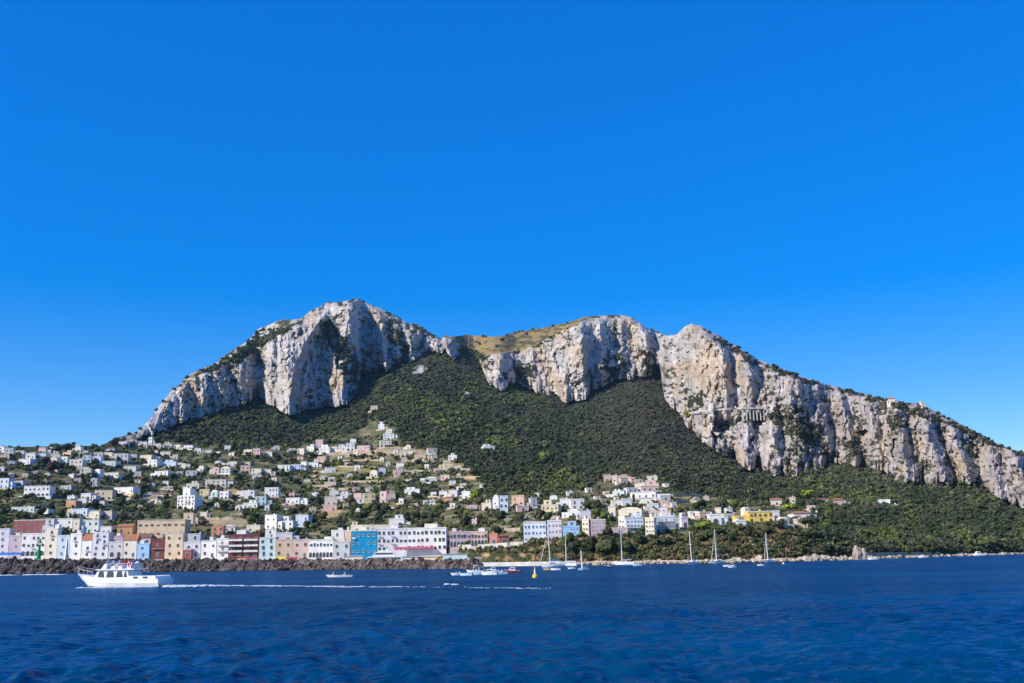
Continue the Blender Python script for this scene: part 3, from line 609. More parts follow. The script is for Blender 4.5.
    for fl in range(nf):
        for c in range(nc):
            x = -w/2+w*(c+.5)/nc; z = fl*fh+max(.5, (fh-1.9)*.55)
            if style == 'a' and fl == 0: child('arch', ARCH, r, (x, 0, .1), (0,0,0), (min(1.1, w/nc/2.6), 1, min(1, fh/3.0))); continue
            if fl == 0 and c == nc//2 and nf <= 2 and fh > 2.7: child('door', DOOR[random.choice(['wood', 'bshut', 'green'])], r, (x, 0, 0)); continue
            if random.random() < (.2 if name == 'house' else .06): continue
            x += random.uniform(-.12, .12)*w/nc; sc = min(1, (fh-.7)/1.9)*random.choice([1, 1, .85, .7]); kk = random.choice([1, 1, .85, 1.1])*(.8 if name in ('house', 'cottage') else .9); sc *= .88
            if nf > 2 and fl and random.random() < .16 and knd == 'n':
                child('window', WIN['t', shc], r, (x, 0, fl*fh+.12), (0,0,0), (.85*kk, 1, min(1, (fh-.6)/2.7))); b = MB(); b.box(-.95, .95, -.85, -.02, -.12, .03); b.box(-.95, .95, -.85, -.8, .03, .95); child('balcony', b.mesh('balcony', M['conc']), r, (x, 0, fl*fh+.1)); continue
            child('window', WIN[knd, shc], r, (x, 0, z), (0,0,0), (min(1, w/nc/1.9)*kk, 1, sc))
    # the side that shows
    for s_ in ((-1,) if yawr < .05 else (1,)) if abs(yawr) > .08 else (-1,):
        for fl in range(nf):
            if fh < 2.4: continue
            child('window', WIN['n' if fh > 2.6 else 's', shc], r, (s_*w/2, d*.45, fl*fh+max(.5, (fh-1.9)*.55)), (0, 0, -s_*-PI/2), (1, 1, min(1, (fh-.7)/1.9)))
    return r, w, d, hs_, fh, nf
def balconies(h, cols, depth=1.1, floors=None, m='slab', rail='rail', solid=False):
    r, w, d, hh, fh, nf = h
    for fl in floors if floors is not None else range(1, nf):
        for x0, x1 in cols:
            b = MB(); b.box(x0*w, x1*w, -depth, -.02, fl*fh-.16, fl*fh+.02); o = child('balcony', b.mesh('balcony', M[m]), r)
            b = MB(); zz = fl*fh
            b.box(x0*w, x1*w, -depth, -depth+.05, zz+.92, zz+1.0)
            if solid: b.box(x0*w, x1*w, -depth+.051, -depth+.12, zz+.02, zz+.9)
            for i in range(0 if solid else int((x1-x0)*w/.35)+1): x = x0*w+(x1-x0)*w*i/max(1, int((x1-x0)*w/.35)); b.box(x-.025, x+.025, -depth, -depth+.05, zz+.02, zz+.92)
            child('railing', b.mesh('railing', M[rail]), o)
ORD = ['leftmost', 'second from left', 'third from left', 'fourth from left', 'fifth from left', 'sixth from left', 'seventh from left', 'eighth from left', 'ninth from left', 'tenth from left', 'eleventh from left', 'twelfth from left']
STY = {'f': 'flat roofed', 'z': 'stepped', 'g': 'gabled', 'h': 'tile roofed', 'v': 'vaulted', 'a': 'arcaded', 't': 'tall', 'w': 'low'}
# clusters of small houses: where, group, then x0 x1 ytop ybase colour style
CL = [
 ("on the hilltop at the far left", "-1 9 455 459 S w;-2 4 447 453 W f;4 13 448.5 455 G f;16 24 451 456 C w;25 35 453.5 459 W f;36 46 454 459.5 A f"),
 ("along the left skyline", "49 56 447.5 451 L f;38 45.5 448 454 P f;48 60 451 459 C z;61 72 450 457 H z;74 81 444.5 452 W z;82 88 451 455 C f;93 103 452.5 456.5 C w;107 115 447 451.5 W h"),
 ("just under the left skyline", "47 57 458 463 C f;60 67 457 465 W f;69 82 460 468 C f;82 91 455.5 462 B f;91 101 456.5 462 B f"),
 ("in the leftmost hillside gardens", "-3 4 467.5 471 L f;60 71 486 490 G w;6 15 461.5 466 G f;16 32 459.5 465.5 L f;-2 9 479 489 B f;11 24 481.5 487 G f"),
 ("on the slope by the dark cypress", "76 82 468 472 S w;79 91 467 475 C v;92 101 469 477 W v;102 119 473 478 C w;90 97 479 486 L f"),
 ("in the row below the left villas", "79 92 494 500 L a;94 112 491 500.5 H a;111 135 488 494.5 W f"),
 ("under the row of left villas", "64 77 501.5 508 O f;77.5 86 500 506 W f;9 36 507.5 512 A w;66 72 510 515 H f;70 88 509.5 516.5 B f;88.5 100 511.5 518 C w;101 113 512 519 S w"),
 ("upper row under the left cliff", "117 127 442 446 L f;129 137 440.5 444 S w;140 147 442 446.5 W f;148 152 437.5 445 W t;153 161 444 448 C f;163 172 441.5 448 C z;173 181 445 449 C w;183 193 445.5 449.5 W f;194 201 448.5 453 W w"),
 ("second row under the left cliff", "160 170 452 455.5 C w;100 112 453 457 C f;115 128 454 462 L f;128.5 137 454.5 459.5 L f;139 152 455.5 460.5 C f;153 160 457 461 W w;172 178 455 459 S w"),
 ("in the middle of the left hillside", "119 124 475.5 478.5 W w;177 182 463 467.5 C f;198 204 466.5 471 C f;101 116 461.5 467 A f;123 136 466.5 471.5 W f;134 141 472 476.5 G f;146 158 460 467 W a;159 176 459.5 467 B z;153 169 471.5 477.5 W a;185 197 471 477 L f"),
 ("around the bright terraced palazzo", "150 158 499.5 503 C w;163 173 487 490 S w;186 199 481 489 C z;199 209 490 499 V f;209.5 218 490 500 A v;218.5 229 492 500 W a;205 226 480 487 C a;236 242 492 497 C f"),
 ("at the wood edge above the palazzo", "273 280 446 449.5 C w;224 231 446 450.5 W f;216 221 452 454 C w;243 252 450 454.5 C f;252.5 260 449 456 P f;262 272 449.5 456 C h;287 302 448 453.5 C z"),
 ("on the long upper left villa row", "212 219 468 474 P f;219.5 231 466.5 474 G v;240 250 466 473 P f;251 261 469 475 C f;261.5 271 469.5 475 C w;277 290 465.5 471 W a;290.5 301 465 471 B f"),
 ("below the upper left villa row", "271 277 478 481.5 C w;214 221 461.5 465 L w;226 238 462 466 G w;251.5 262 475 479 W f"),
 ("beside the tan field at centre left", "243 257 500 509 W z;255 266 497 505 A f;285 300 498.5 504.5 W f;300.5 307 499 504 W f"),
 ("in the white cluster under the wood", "331 337 447 452 C f;296 305 449 454 C f;305.5 315 444 451 W z;315.5 323 440 447 P f;316 330 444.5 453.5 W z;338 345 445 450 L f;345.5 355 443.5 451 W a;350 356 439.5 444 W t;356.5 370 446 452.5 P f"),
 ("climbing the track into the wood", "370 378 406 411.5 S f;377.5 385 421.5 430 W z;383 394 434 439.5 W f;379 392 441 447 C a;386 392 429 433 C w"),
 ("on the sunny central terraces", "347 353 474 477.5 C w;352 360 487.5 491 S w;316 327 457 464 T f;300 307 462 467 W f;307.5 319 462.5 467 B w;325 336 468 472.5 W f;369 378 470 477.5 C v;378.5 386 468.5 474 B f;393 404 466.5 476 P z"),
 ("right of the central terraces", "405 411 445.5 449 C w;431 438 456 460 H f;454 461 466 470 C w;400 413 450.5 456 C w;414 426 454.5 460 T f;427 438 448.5 454 S w;448 457 453 460 W z;443 453 463.5 469 V f;396 404 463.5 468 W f"),
 ("in the gardens right of centre", "412 418 470 473.5 H w;459 467 484 488 S w;404 412 480 483.5 W w;420 425 479 483 W f;425.5 437 476.5 483 G v;440 450 475.5 480 H w"),
 ("alone high in the wood right of centre", "482 497 444 450.5 W z"),
 ("above the thicket behind the hotel", "309 317 508 513 H w;323 337 505.5 511 P f;324 338 497 505.5 C f;329 339 491 497 G f;340 352 491.5 499 L z;353 362 494 500.5 P f;362.5 376 494 503 V f;379 387 492 503 P f;386.5 396 490.5 501 P z;398 404 499 504 W f;324 336 482.5 488.5 S f"),
 ("left of the white bell tower", "449 456 504 508.5 C f;430 437 493 497 W f;404 420 487 494.5 W z;439 447 491.5 497.5 W f;448 458 491 497 L f;440 454 496.5 502 O h;461 471 492 499.5 W f;429 435 500 504 W w;424 427 501 505 W f;481 492 500 510 C z;466 477 506 511 P f"),
 ("right of the white bell tower", "511 525 496.5 506 E f;516 530 506.5 512 P f;530 538 499 508 G f"),
 ("just right of the pale yellow villa", "549 558 495.5 499.5 W v;559 570 499.5 508 L a;570.5 585 500 510 W f;567 580 509 517.5 W v;580.5 591 512 520 L f"),
 ("at the top of the right village", "630 636 478 482 P f;637 643 480 483.5 S w;604 611 475.5 482 S f;611.5 618 477 483 P f;620 629 478.5 484.5 S w;634 646 483.5 489 C w;648 657.5 476.5 480.5 C f;646 656 481 485.5 P f;664 670 484 487.5 W w"),
 ("in the middle right village", "604 610 492 496.5 P f;600 607 500 505 S w;662 669 502.5 507 P f;612 625 489 496.5 W z;626 639 488.5 493 L f;640 660 486.5 492 P f;629 657 492.5 499 W f;660 671 496 501.5 G f;612 622 497 507.5 C z;622.5 632 499.5 507 B f;641 653 499 503 W w;648 659 504.5 510 L f"),
 ("around the cream hotel at right", "645 651 507.5 512 C f;660 668 508 512 W w;608 616 507.5 517 C f;616.5 644 507.5 517.5 C v;649 657 511 517 P f;658 671 512 517.5 L f;672 681 517 529 C f;681.5 689 513 528 L z;690 699 512.5 518 W f"),
 ("left of the bright yellow house", "714 722 508.5 513 C w;727 733 509.5 513.5 L w;698.5 713 513 520.5 E f;710 722 515.5 525 W a;724 735 515 521 G f;736 747 519 525 W z;744 752 507 515.5 C v"),
 ("right of the bright yellow house", "797 805 521.5 525.5 S f;772 780 512 520.5 L f;781 791 517 526 G v;793 813 511 520 W h;808 816 506.5 512 P f"),
 ("under the far right wood", "772 782 498 506 C g;791 796 498 503.5 P f;820 829 498.5 504 C g;833 847 498 505.5 P h;869 891 500.5 506 W f;894 902 505 509 W w"),
 ("on the cliff top skyline at right", "889.5 895 397 403.5 C g;921 927 402.5 408.5 C f"),
]
for where, s in CL:
    L_ = [t.split() for t in s.split(';')]; L_.sort(key=lambda t: float(t[0])+float(t[1])); n = len(L_)
    for i, t in enumerate(L_):
        x0, x1, y0, y1 = map(float, t[:4]); code, sty = t[4], t[5]
        o_ = 'only one' if n == 1 else ('rightmost' if i == n-1 else ORD[i])
        big = 'wide' if (x1-x0) > 2.4*(y1-y0) else ('small' if (x1-x0)*(y1-y0) < 46 else '')
        lab = ' '.join(f"{big} {WALLS[code][0]} {STY[sty]} house, {o_} {where}".replace('small low', 'low').replace('wide low', 'low').split())
        house('house', x0, x1, y0, y1, code, 'f' if sty in 'tw' else sty, lab, 'house', 'small houses scattered over the hillside', sh=None, roofm='conc' if sty == 'w' else None)

LM = [0]
def fill():
    zs = {}
    for tries in range(6000):
        if sum(map(len, zs.values())) >= 62: break
        px, py = random.uniform(2, 745), random.uniform(446, 530); w, h_ = random.uniform(4.2, 8), random.uniform(2.6, 4.2)
        if py < U_(px)+3 or py > K1_(px)-5 or (px < 470 and py > 512): continue
        if any(px-w/2-1.5 < x1 and px+w/2+1.5 > x0 and py-h_-1.2 < y1 and py+1.2 > y0 for x0, x1, y0, y1, d_ in RECTS): continue
        z = ('left hilltop slope' if py < 478 else 'left garden slope') if px < 170 else ('upper palazzo slope' if py < 478 else 'lower palazzo slope') if px < 300 else ('upper central slope' if py < 478 else 'lower central slope') if px < 400 else 'slope right of centre' if px < 520 else 'yellow villa slope' if px < 600 else 'right village slope'
        if len(zs.setdefault(z, [])) >= 9 or any(abs(px-q_[0]) < 5 for q_ in zs[z]): continue
        zs[z].append((px, py, w, h_)); RECTS.append((px-w/2, px+w/2, py-h_, py, 0))
    for z, L_ in zs.items():
        L_.sort()
        for i, (px, py, w, h_) in enumerate(L_):
            c = random.choice('WWWCCLSGHP'); st_ = random.choice('ffffzgv'); o_ = 'only one' if len(L_) == 1 else 'rightmost' if i == len(L_)-1 else ORD[i]
            house('cottage', px-w/2, px+w/2, py-h_, py, c, st_, f"tiny {WALLS[c][0]} {STY[st_]} cottage, {o_} of the {z} cottages", 'cottage', 'tiny cottages scattered between larger houses')

# front row and landmark buildings: name, x0 x1 ytop ybase, colour, style, label, options
def bld(x0, x1, y0, y1, code, sty, label, name='building', cat='building', bal=None, **kw):
    kw.setdefault('yaw', random.uniform(-.05, .05)); kw.setdefault('group', None)
    h = house(name, x0, x1, y0, y1, code, sty, label, cat, **kw)
    if bal: balconies(h, **bal)
    return h
G1 = 'buildings of the harbour front'
def front(*a, **k): k.setdefault('group', G1); k.setdefault('D', None); return bld(*a, **k)
QD = lambda px: float(D0_(px))+40
bld(23.5, 49, 486.5, 497, 'W', 'a', 'white villa with pink tinge and a row of tall arched openings on the left slope', 'villa', 'villa', ncol=6, sh='brown')
bld(174, 197, 488.5, 509, 'W', 'z', 'large bright white terraced palazzo on the left hillside', 'palazzo', 'palazzo', yaw=-.3, ncol=5, nfl=4)
bld(241, 254, 491, 498, 'W', 'f', 'low white house with dark blue glazed front beside the tan field', 'house', 'house', wn='w', sh='bshut', ncol=2)
bld(264.5, 278, 488, 497.5, 'W', 'f', 'boxy white house with open columned loggia right of the tan field', 'house', 'house', wn='t', sh='frame', ncol=4)
bld(13, 44, 521, 534, 'R', 'f', 'long dark red building behind the left harbour houses', sh='frame', ncol=5, nfl=2)
bld(44.5, 53, 520, 535, 'L', 'f', 'narrow pale lavender house joined to the long dark red building', 'house', 'house', sh='brown')
bld(53.5, 72, 519.5, 530, 'W', 'f', 'broad white house right of the dark red building', 'house', 'house', nfl=2)
bld(72, 79, 520, 533, 'C', 'f', 'narrow cream house joined to the broad white house', 'house', 'house')
bld(79.5, 98, 521, 533, 'W', 'f', 'wide white house with blue shutters behind the obelisk', 'house', 'house', sh='bshut', nfl=2)
bld(100, 111, 527, 534, 'W', 'f', 'low white roofed house left of the orange cottage', 'house', 'house')
bld(117, 132, 524, 535, 'O', 'g', 'orange cottage with pitched roof left of the ochre school block', 'cottage', 'cottage', sh='brown')
bld(137, 184, 521, 537.5, 'H', 'f', 'large ochre beige block with two rows of wide dark windows', wn='w', sh='brown', ncol=8, nfl=2, roofm='conc', depth=14)
bld(183, 193, 514, 526, 'H', 'f', 'small ochre beige house at the upper right corner of the ochre block', 'house', 'house')
bld(211, 223, 527, 536, 'N', 'f', 'salmon cottage on the slope behind the maroon balconied block', 'cottage', 'cottage')
bld(223.5, 235, 525, 531.5, 'L', 'h', 'low pale lavender house right of the salmon cottage', 'house', 'house', roofm='slab')
bld(200, 207, 513, 519, 'C', 'f', 'tiny cream house on the bare slope under the tan terraces', 'house', 'house')
bld(246, 260, 526, 533.5, 'C', 'f', 'cream white house above the maroon balconied block', 'house', 'house')
bld(262, 279, 516, 530, 'W', 'f', 'big bright white house left half of the white hillside pair', 'house', 'house', nfl=2, yaw=-.35)
bld(279.5, 294, 516.5, 531, 'W', 'z', 'big white house with pale blue shade right half of the hillside pair', 'house', 'house', nfl=2, yaw=-.2)
bld(265, 276, 530, 539, 'W', 'f', 'white house below the big white hillside pair', 'house', 'house')
bld(276.5, 292, 533.5, 541.5, 'L', 'f', 'pale lavender house below the big white hillside pair', 'house', 'house')
bld(294.5, 309, 516, 527, 'B', 'f', 'shaded pale blue house right of the big white hillside pair', 'house', 'house', yaw=-.15)
# the quay front, seen over the breakwater
Q = [(-4, 7.5, 530.5, 556, 'L','f','pale lavender house at the left end of the harbour front',{}), (8, 20, 537, 556, 'I','f','low mauve house second from left on the harbour front',{}),
 (20.5, 44, 535, 556, 'W','a','wide white house behind the green beacon',dict(ncol=5)), (44.5, 56, 530, 556, 'C','f','cream house right of the green beacon',{}),
 (56.5, 68.5, 537, 557, 'B','f','shaded pale blue house just behind the white obelisk',{}), (69, 80.5, 535, 557, 'W','f','white house just right of the white obelisk',dict(sh='bshut')),
 (81, 91, 535, 557, 'W','g','white gabled house second to the right of the obelisk',{}), (91.5, 107.5, 534, 557, 'L','f','wide pale lavender house third to the right of the obelisk',{}),
 (108, 122.5, 543, 557, 'G','a','low pale grey arcaded house above the motor yacht cabin',{}), (110, 123, 537, 546, 'I','f','mauve house rising behind the low grey arcaded house',dict(back=22)),
 (123, 136, 535, 557, 'C','g','cream gabled house with pink tinge below the ochre block',{}), (136.5, 150, 534, 550, 'P','g','pale pink house with dark pitched roof below the ochre block',dict(back=14,roofm='brown')),
 (136.5, 149, 545, 557, 'K','f','small sky blue house with blue windows on the quay',dict(sh='bshut')), (151, 164, 541, 557, 'M','f','maroon house with dark balconies below the ochre block',dict(bal=dict(cols=[(-.45,.45)]))),
 (164.5, 182, 535, 557, 'H','f','tall ochre beige house under the right end of the ochre block',{}), (182.5, 200, 535, 547, 'G','f','pale grey house rising behind a blue harbour house',dict(back=16)),
 (183, 200, 543.5, 557, 'L','f','pale lavender harbour house with a dark red doorway annex',{}), (200.5, 216, 542, 557.5, 'W','f','white harbour house with dark windows left of the balconied white house',{}),
 (216.5, 228, 540, 557.5, 'W','f','narrow white house with pale blue balconies',dict(bal=dict(cols=[(-.45,.45)], rail='bshut'))), (228.5, 258.5, 536, 557.5, 'M','f','maroon block with white balconies across every floor',dict(nfl=4,wn='w',bal=dict(depth=1.7,solid=True,cols=[(-.48,-.04),(.02,.48)], rail='frame'))),
 (259, 275, 539, 557.5, 'A','f','pale aqua house with tall blue shuttered windows',dict(sh='bshut', wn='t')), (275.5, 292, 541, 557.5, 'T','f','tan house right of the pale aqua house',dict(sh='brown')),
 (292.5, 308.5, 541, 557.5, 'S','f','pinkish stone house with brown shutters on the harbour front',dict(sh='brown')), (309, 332.5, 541, 557.5, 'W','a','wide white harbour house with dark arched ground floor',dict(ncol=7, sh='bshut')),
 (333, 349.5, 543, 557.5, 'G','f','pale grey harbour house left of the vivid blue building',{}), (331, 344, 531.5, 545, 'W','f','white house stacked behind the pale grey harbour house',dict(back=18)), (344.5, 351, 532, 546, 'C','f','narrow sunlit cream house touching the vivid blue building',dict(back=14)),
 (350.5, 377, 532, 555, 'U','f','vivid blue building with small white windows',dict(sh='frame', ncol=5, nfl=3)), (377.5, 407, 530, 552, 'L','f','left wing of the long pale hotel beside the blue building',dict(ncol=7, nfl=3, sh='green')),
 (407.5, 446, 529.5, 551, 'W','f','right wing of the long pale hotel with attic windows',dict(ncol=9, nfl=3, sh='green')), (450, 470.5, 533, 547, 'I','a','mauve building with dark openings right of the long hotel',dict(ncol=6)), (471, 487.5, 533, 546, 'P','a','pale pink building with dark arches left of the salmon cottage',dict(ncol=5))]
for x0, x1, y0, y1, c, sty, lab, o in Q:
    bk = o.pop('back', 0); xc = (x0+x1)/2; front(x0, x1, y0, y1, c, sty, lab, D=max(QD(xc)+4+bk, 0) if xc < 445 else None, **o)
bld(350.5, 363, 522, 533, 'C', 'z', 'cream rooftop house standing behind the vivid blue building', 'house', 'house', D=QD(356)+22, ground=12)
bld(364, 395, 526, 534, 'C', 'f', 'long low cream house behind the left wing of the long hotel', 'house', 'house', D=QD(380)+24, ground=12)
bld(389, 404, 515, 526.5, 'W', 'z', 'white house in the thicket above the long hotel', 'house', 'house')
bld(183, 191, 550, 557, 'R', 'f', 'tiny dark red annex in front of the lavender harbour house', 'annex', 'annex', D=QD(187), depth=3, nfl=1, ncol=1)
bld(489, 498, 535, 545, 'N', 'f', 'salmon cottage above the earthen bank', 'cottage', 'cottage', yaw=-.1, sh='brown')
bld(498.5, 509, 534, 544, 'R', 'g', 'dark red cottage joined to the salmon cottage', 'cottage', 'cottage', yaw=.1)
bld(492, 499.5, 495, 511, 'W', 'v', 'tall slim white bell tower on the slope at centre', 'bell_tower', 'tower', yaw=-.2, depth=5, ncol=1, nfl=4)
bld(500, 508, 497, 515, 'B', 'f', 'shaded pale blue block joined to the white bell tower', nfl=3, ncol=2)
bld(540, 560, 500, 515, 'V', 'z', 'pale yellow villa with tan annex in the gardens above the sea bank', 'villa', 'villa', yaw=-.25, nfl=2, ncol=4)
G2 = 'row of buildings above the sea bank'
bld(523, 547, 523.5, 541, 'B', 'f', 'shaded pale blue building with blue windows at the left of the sea bank row', yaw=-.12, ncol=6, nfl=3, sh='bshut', group=G2)
bld(547.5, 562, 522, 539.5, 'L', 'f', 'pale lavender building with tall arched windows on the sea bank', yaw=-.05, ncol=4, nfl=3, group=G2, sh='frame')
bld(562.5, 580, 521.5, 537.5, 'K', 'z', 'sky blue building with white trim on the sea bank', yaw=-.1, ncol=5, nfl=3, sh='bshut', group=G2)
bld(581, 590.5, 521, 536.5, 'C', 'f', 'cream house with lavender shade between blue and mauve buildings', yaw=-.45, nfl=3, ncol=2, group=G2)
bld(591, 606, 521, 535.5, 'I', 'f', 'mauve building with white framed windows on the sea bank', yaw=-.05, ncol=4, nfl=4, sh='frame', group=G2)
bld(617, 626.5, 518, 529, 'W', 'f', 'bright white end house joined to the deep blue shaded house', yaw=-.5, ncol=2, nfl=2, group=G2)
bld(626.5, 644, 519, 532, 'B', 'f', 'pale blue shaded house with arched base right of the bright white end house', yaw=.03, ncol=5, nfl=3, sh='bshut', group=G2, bal=dict(cols=[(-.48,.48)], floors=[1]))
bld(613, 627, 529, 535.5, 'P', 'f', 'low pale pink house below the bright white end house', 'house', 'house', nfl=1)
bld(644, 656.5, 519.5, 537.5, 'C', 'f', 'tall cream wing of the hotel on the right sea bank', yaw=-.35, ncol=3, nfl=4, group=G2)
bld(657, 676, 518, 532.5, 'B', 'f', 'shaded pale blue wing of the hotel with white balconies on the right sea bank', yaw=.02, ncol=5, nfl=4, group=G2, bal=dict(cols=[(-.48,.48)], rail='frame'))
bld(749, 773, 512.5, 522.5, 'Y', 'f', 'bright yellow house with flat roof on the cliff edge', 'house', 'house', yaw=.02, nfl=2, ncol=5, sh='brown', wn='n')

fill()

# ------------------------------------------------------------------ single trees
def tree_protos(kind, seed):
    r = random.Random(seed)
    if kind == 'round': v, f, s = crown_proto(seed, 8, .85, 300, .17); th, cz = .5, .18
    elif kind == 'pine': v, f, s = crown_proto(seed, 9, .34, 280, .17); th, cz = .95, .8
    else:
        v, f, s = crown_proto(seed, 7, .9, 260, .2); v = v*np.array([.34, .34, 1.6]); th, cz = .3, .2
    v = v.copy(); v[:, 2] += cz; v[:, :2] *= 1.0
    b = MB(); b.tube((0,0,-.6), (.04,.02,th*.6), .085, .065, 7); b.tube((.04,.02,th*.6), (0,.03,th+.35), .065, .035, 7)
    if kind != 'cypress':
        for i in range(5):
            a = 2*PI*i/5+r.random(); b.tube((.03,.02,th*.75), (.5*math.cos(a), .5*math.sin(a), th+.28), .035, .015, 5)
    return v, f, s, b
TONES = {'dark': (.040,.052,.024), 'olive': (.075,.080,.036), 'light': (.11,.15,.035), 'lime': (.17,.21,.03), 'rust': (.16,.085,.045), 'plum': (.065,.045,.040)}
TP = {}
def tree_mesh(kind, tone, var):
    k_ = (kind, tone, var)
    if k_ not in TP:
        v, f, s, b = tree_protos(kind, 100+var+{'round': 0, 'pine': 20, 'cypress': 40}[kind])
        TP[k_] = (np_mesh('crown', v, f, [M['leaf']], np.clip(np.array(TONES[tone])[None]*1.15*s[:, None], .008, .5)), b.mesh('trunk', M['trunk'], smooth=True))
    return TP[k_]
def tree(px, pyb, wpx, kind, tone, label, group=None, D=None, name=None):
    Dd = D or D1t(px, pyb); s = wpx/2*Dd/F*1.05; cm, tm_ = tree_mesh(kind, tone, random.randrange(3))
    r = empty(name or {'round': 'tree', 'pine': 'umbrella_pine', 'cypress': 'cypress'}[kind], V(px, pyb, Dd), random.uniform(0, 6.28), label, 'tree', group)
    child('crown', cm, r, scale=(s, s, s*random.uniform(.9, 1.15))); child('trunk', tm_, r, scale=(s, s, s)); return r
KW = {'dark': 'dark green', 'olive': 'olive green', 'light': 'fresh green', 'lime': 'bright lime green', 'rust': 'rust brown', 'plum': 'dark plum brown'}
SPECIAL = [(20, 453, 7, 'round','dark','round dark tree on the skyline of the far left hilltop'), (66, 451.5, 9, 'round','dark','dark tree behind the leftmost skyline houses near the white house'), (73.5, 445.5, 4, 'round','dark','small dark tree poking above the highest left skyline house'), (55, 452.5, 8,'round','olive','olive tree on the left skyline between cream and beige houses'),
 (54, 473, 15,'round','plum','big dark plum brown tree below the left skyline houses'), (45, 466, 10,'round','plum','smaller plum brown tree beside the big plum brown one'), (91, 488, 5,'cypress','dark','tall dark cypress on the slope between vaulted and white left houses'),
 (249, 513, 3.2,'cypress','dark','slim dark cypress below the stepped white house by the tan field'), (295, 538, 11,'round','dark','nearly black tree right of the big white hillside pair'), (262, 536, 8,'round','rust','rust brown tree left of the big white hillside pair'), (203, 526, 7,'round','rust','rust brown tree right of the ochre block'),
 (606, 522, 11,'round','light','fresh green round tree left of the vaulted hall in the right village'), (596, 517, 10,'round','light','fresh green tree between the pale yellow villa row and the right village'), (734, 509, 11,'round','light','large fresh green tree above the stepped white house at right'), (721, 512, 12,'round','olive','olive tree above the white arcaded house at right'),
 (705, 531, 12,'round','lime','bright lime green tree under the peach house at right'), (697, 530, 9,'round','light','fresh green tree below the low white house at right'), (809, 503, 15,'pine','lime','bright lime umbrella pine above the far right villas'), (790, 516, 14,'pine','lime','bright lime spreading tree right of the bright yellow house'),
 (806, 531, 14,'pine','olive','umbrella pine on the cliff edge below the white far right house'), (812, 543, 16,'pine','olive','lower umbrella pine leaning over the cliff right of the yellow house'), (475, 500, 10,'round','lime','lime green tree left of the white bell tower'), (688, 418, 7,'round','lime','lime green tree at the foot of the tan cliff by the road'),
 (528, 433, 6,'round','light','pale green tree alone in the wood at centre'), (545, 463, 12,'round','light','big fresh green tree within the wood right of centre'), (655, 548, 11,'round','olive','olive tree below the cream hotel wing'), (640, 546, 12,'round','dark','dark tree on the sea bank below the pale blue house'), (590, 553, 16,'round','dark','large dark tree on the sea bank below the sky blue building'), (605, 556, 18,'round','olive','large olive tree on the sea bank below the mauve building'), (624, 554, 16,'round','dark','large dark tree on the sea bank left of the tallest central mast'), (574, 554, 13,'round','dark','dark tree on the sea bank behind the second mast')]
for t in SPECIAL: tree(*t)
TRECT = [(t[0]-t[2]/2, t[0]+t[2]/2, t[1]-t[2], t[1]) for t in SPECIAL]
def zone(px, py):
    if py > 533 and px > 560: return 'on the sea bank above the right hand shore'
    if px < 120: return 'among the houses of the far left hillside' if py < 500 else 'behind the left end of the harbour front'
    if px < 240: return 'on the slope under the left cliff' if py < 480 else 'round the bright terraced palazzo and ochre block'
    if px < 345: return 'on the upper central terraces' if py < 490 else 'above the harbour front left of the blue building'
    if px < 470: return 'beside the gardens right of centre' if py < 505 else 'in the thicket above the long pale hotel'
    if px < 600: return 'round the white bell tower and pale yellow villa'
    return 'among the houses of the right hand village'
def hides(px, py, w, h):
    for x0, x1, y0, y1, Dd in RECTS:
        ix = min(x1, px+w/2)-max(x0, px-w/2); iy = min(y1, py)-max(y0, py-h)
        if ix > 0 and iy > 0 and py > y1-1.5 and (ix*iy > .27*(x1-x0)*(y1-y0) or ix*iy > 34): return True
        if ix > 0 and iy > 0 and py <= y1-1.5 and x0 < px < x1 and y0 < py < y1: return True
    return any(abs(px-(a+b_)/2) < (b_-a)*.4 and abs(py-d) < 4 for a, b_, c, d in TRECT)
cand = []
for px, py in zip(rng.uniform(-8, 830, 4200), rng.uniform(440, 555, 4200)):
    if py < U_(px)-2 or py > (K1_(px)+ (12 if px > 560 else -2)): continue
    if px < 470 and py > 531: continue
    if py < SKY_(px)+3: continue
    dn = float(fbm(px/13, py/7, 71.0, 3)); th = .35 if (345 < px < 480 and 505 < py < 530) else 0
    if dn+th < -.05+.25*rng.random(): continue
    if any(((px-cx)/rx)**2+((py-cy)/ry)**2 < .5 for cx, cy, rx, ry, c in PATCH): continue
    w = float(rng.uniform(4.2, 7.5) + (py-470)/60*2.6); w = min(w, 12)
    if hides(px, py, w, w*.95): continue
    if any(abs(px-a) < w*.55 and abs(py-b_) < 2.2 for a, b_, c in cand): continue
    cand.append((px, py, w))
    if len(cand) >= 285: break
for px, py, w in sorted(cand, key=lambda t: t[1]):
    u = rng.random(); tone = 'dark' if u < .5 else ('olive' if u < .85 else 'light'); kd = 'cypress' if rng.random() < .05 else 'round'
    z = zone(px, py); lab = f"{KW[tone]} {'cypress' if kd == 'cypress' else 'tree'} {z}"
    tree(px, py, w if kd == 'round' else w*.8, kd, tone, lab, f"{KW[tone]} {'cypresses' if kd == 'cypress' else 'trees'} {z}")
for px in list(rng.uniform(772, 900, 16))+list(rng.uniform(930, 1020, 9))+list(rng.uniform(705, 770, 5)):
    tree(px, float(SKY_(px))+2.2, rng.uniform(3, 5.5), 'pine' if rng.random() < .35 else 'round', 'dark', 'small dark pine on the right hand cliff top skyline', 'pines along the right cliff skyline')
for px in list(rng.uniform(118, 200, 9)): tree(px, float(SKY_(px))+1.2, rng.uniform(2.6, 4.4), 'round', 'dark', 'small dark tree on the sloping left cliff edge', 'trees along the left cliff edge')
for px in list(rng.uniform(480, 590, 10)): tree(px, float(SKY_(px))+1.0, rng.uniform(2., 3.4), 'round', 'olive', 'small scrubby tree on the grassy saddle skyline', 'trees along the saddle skyline')

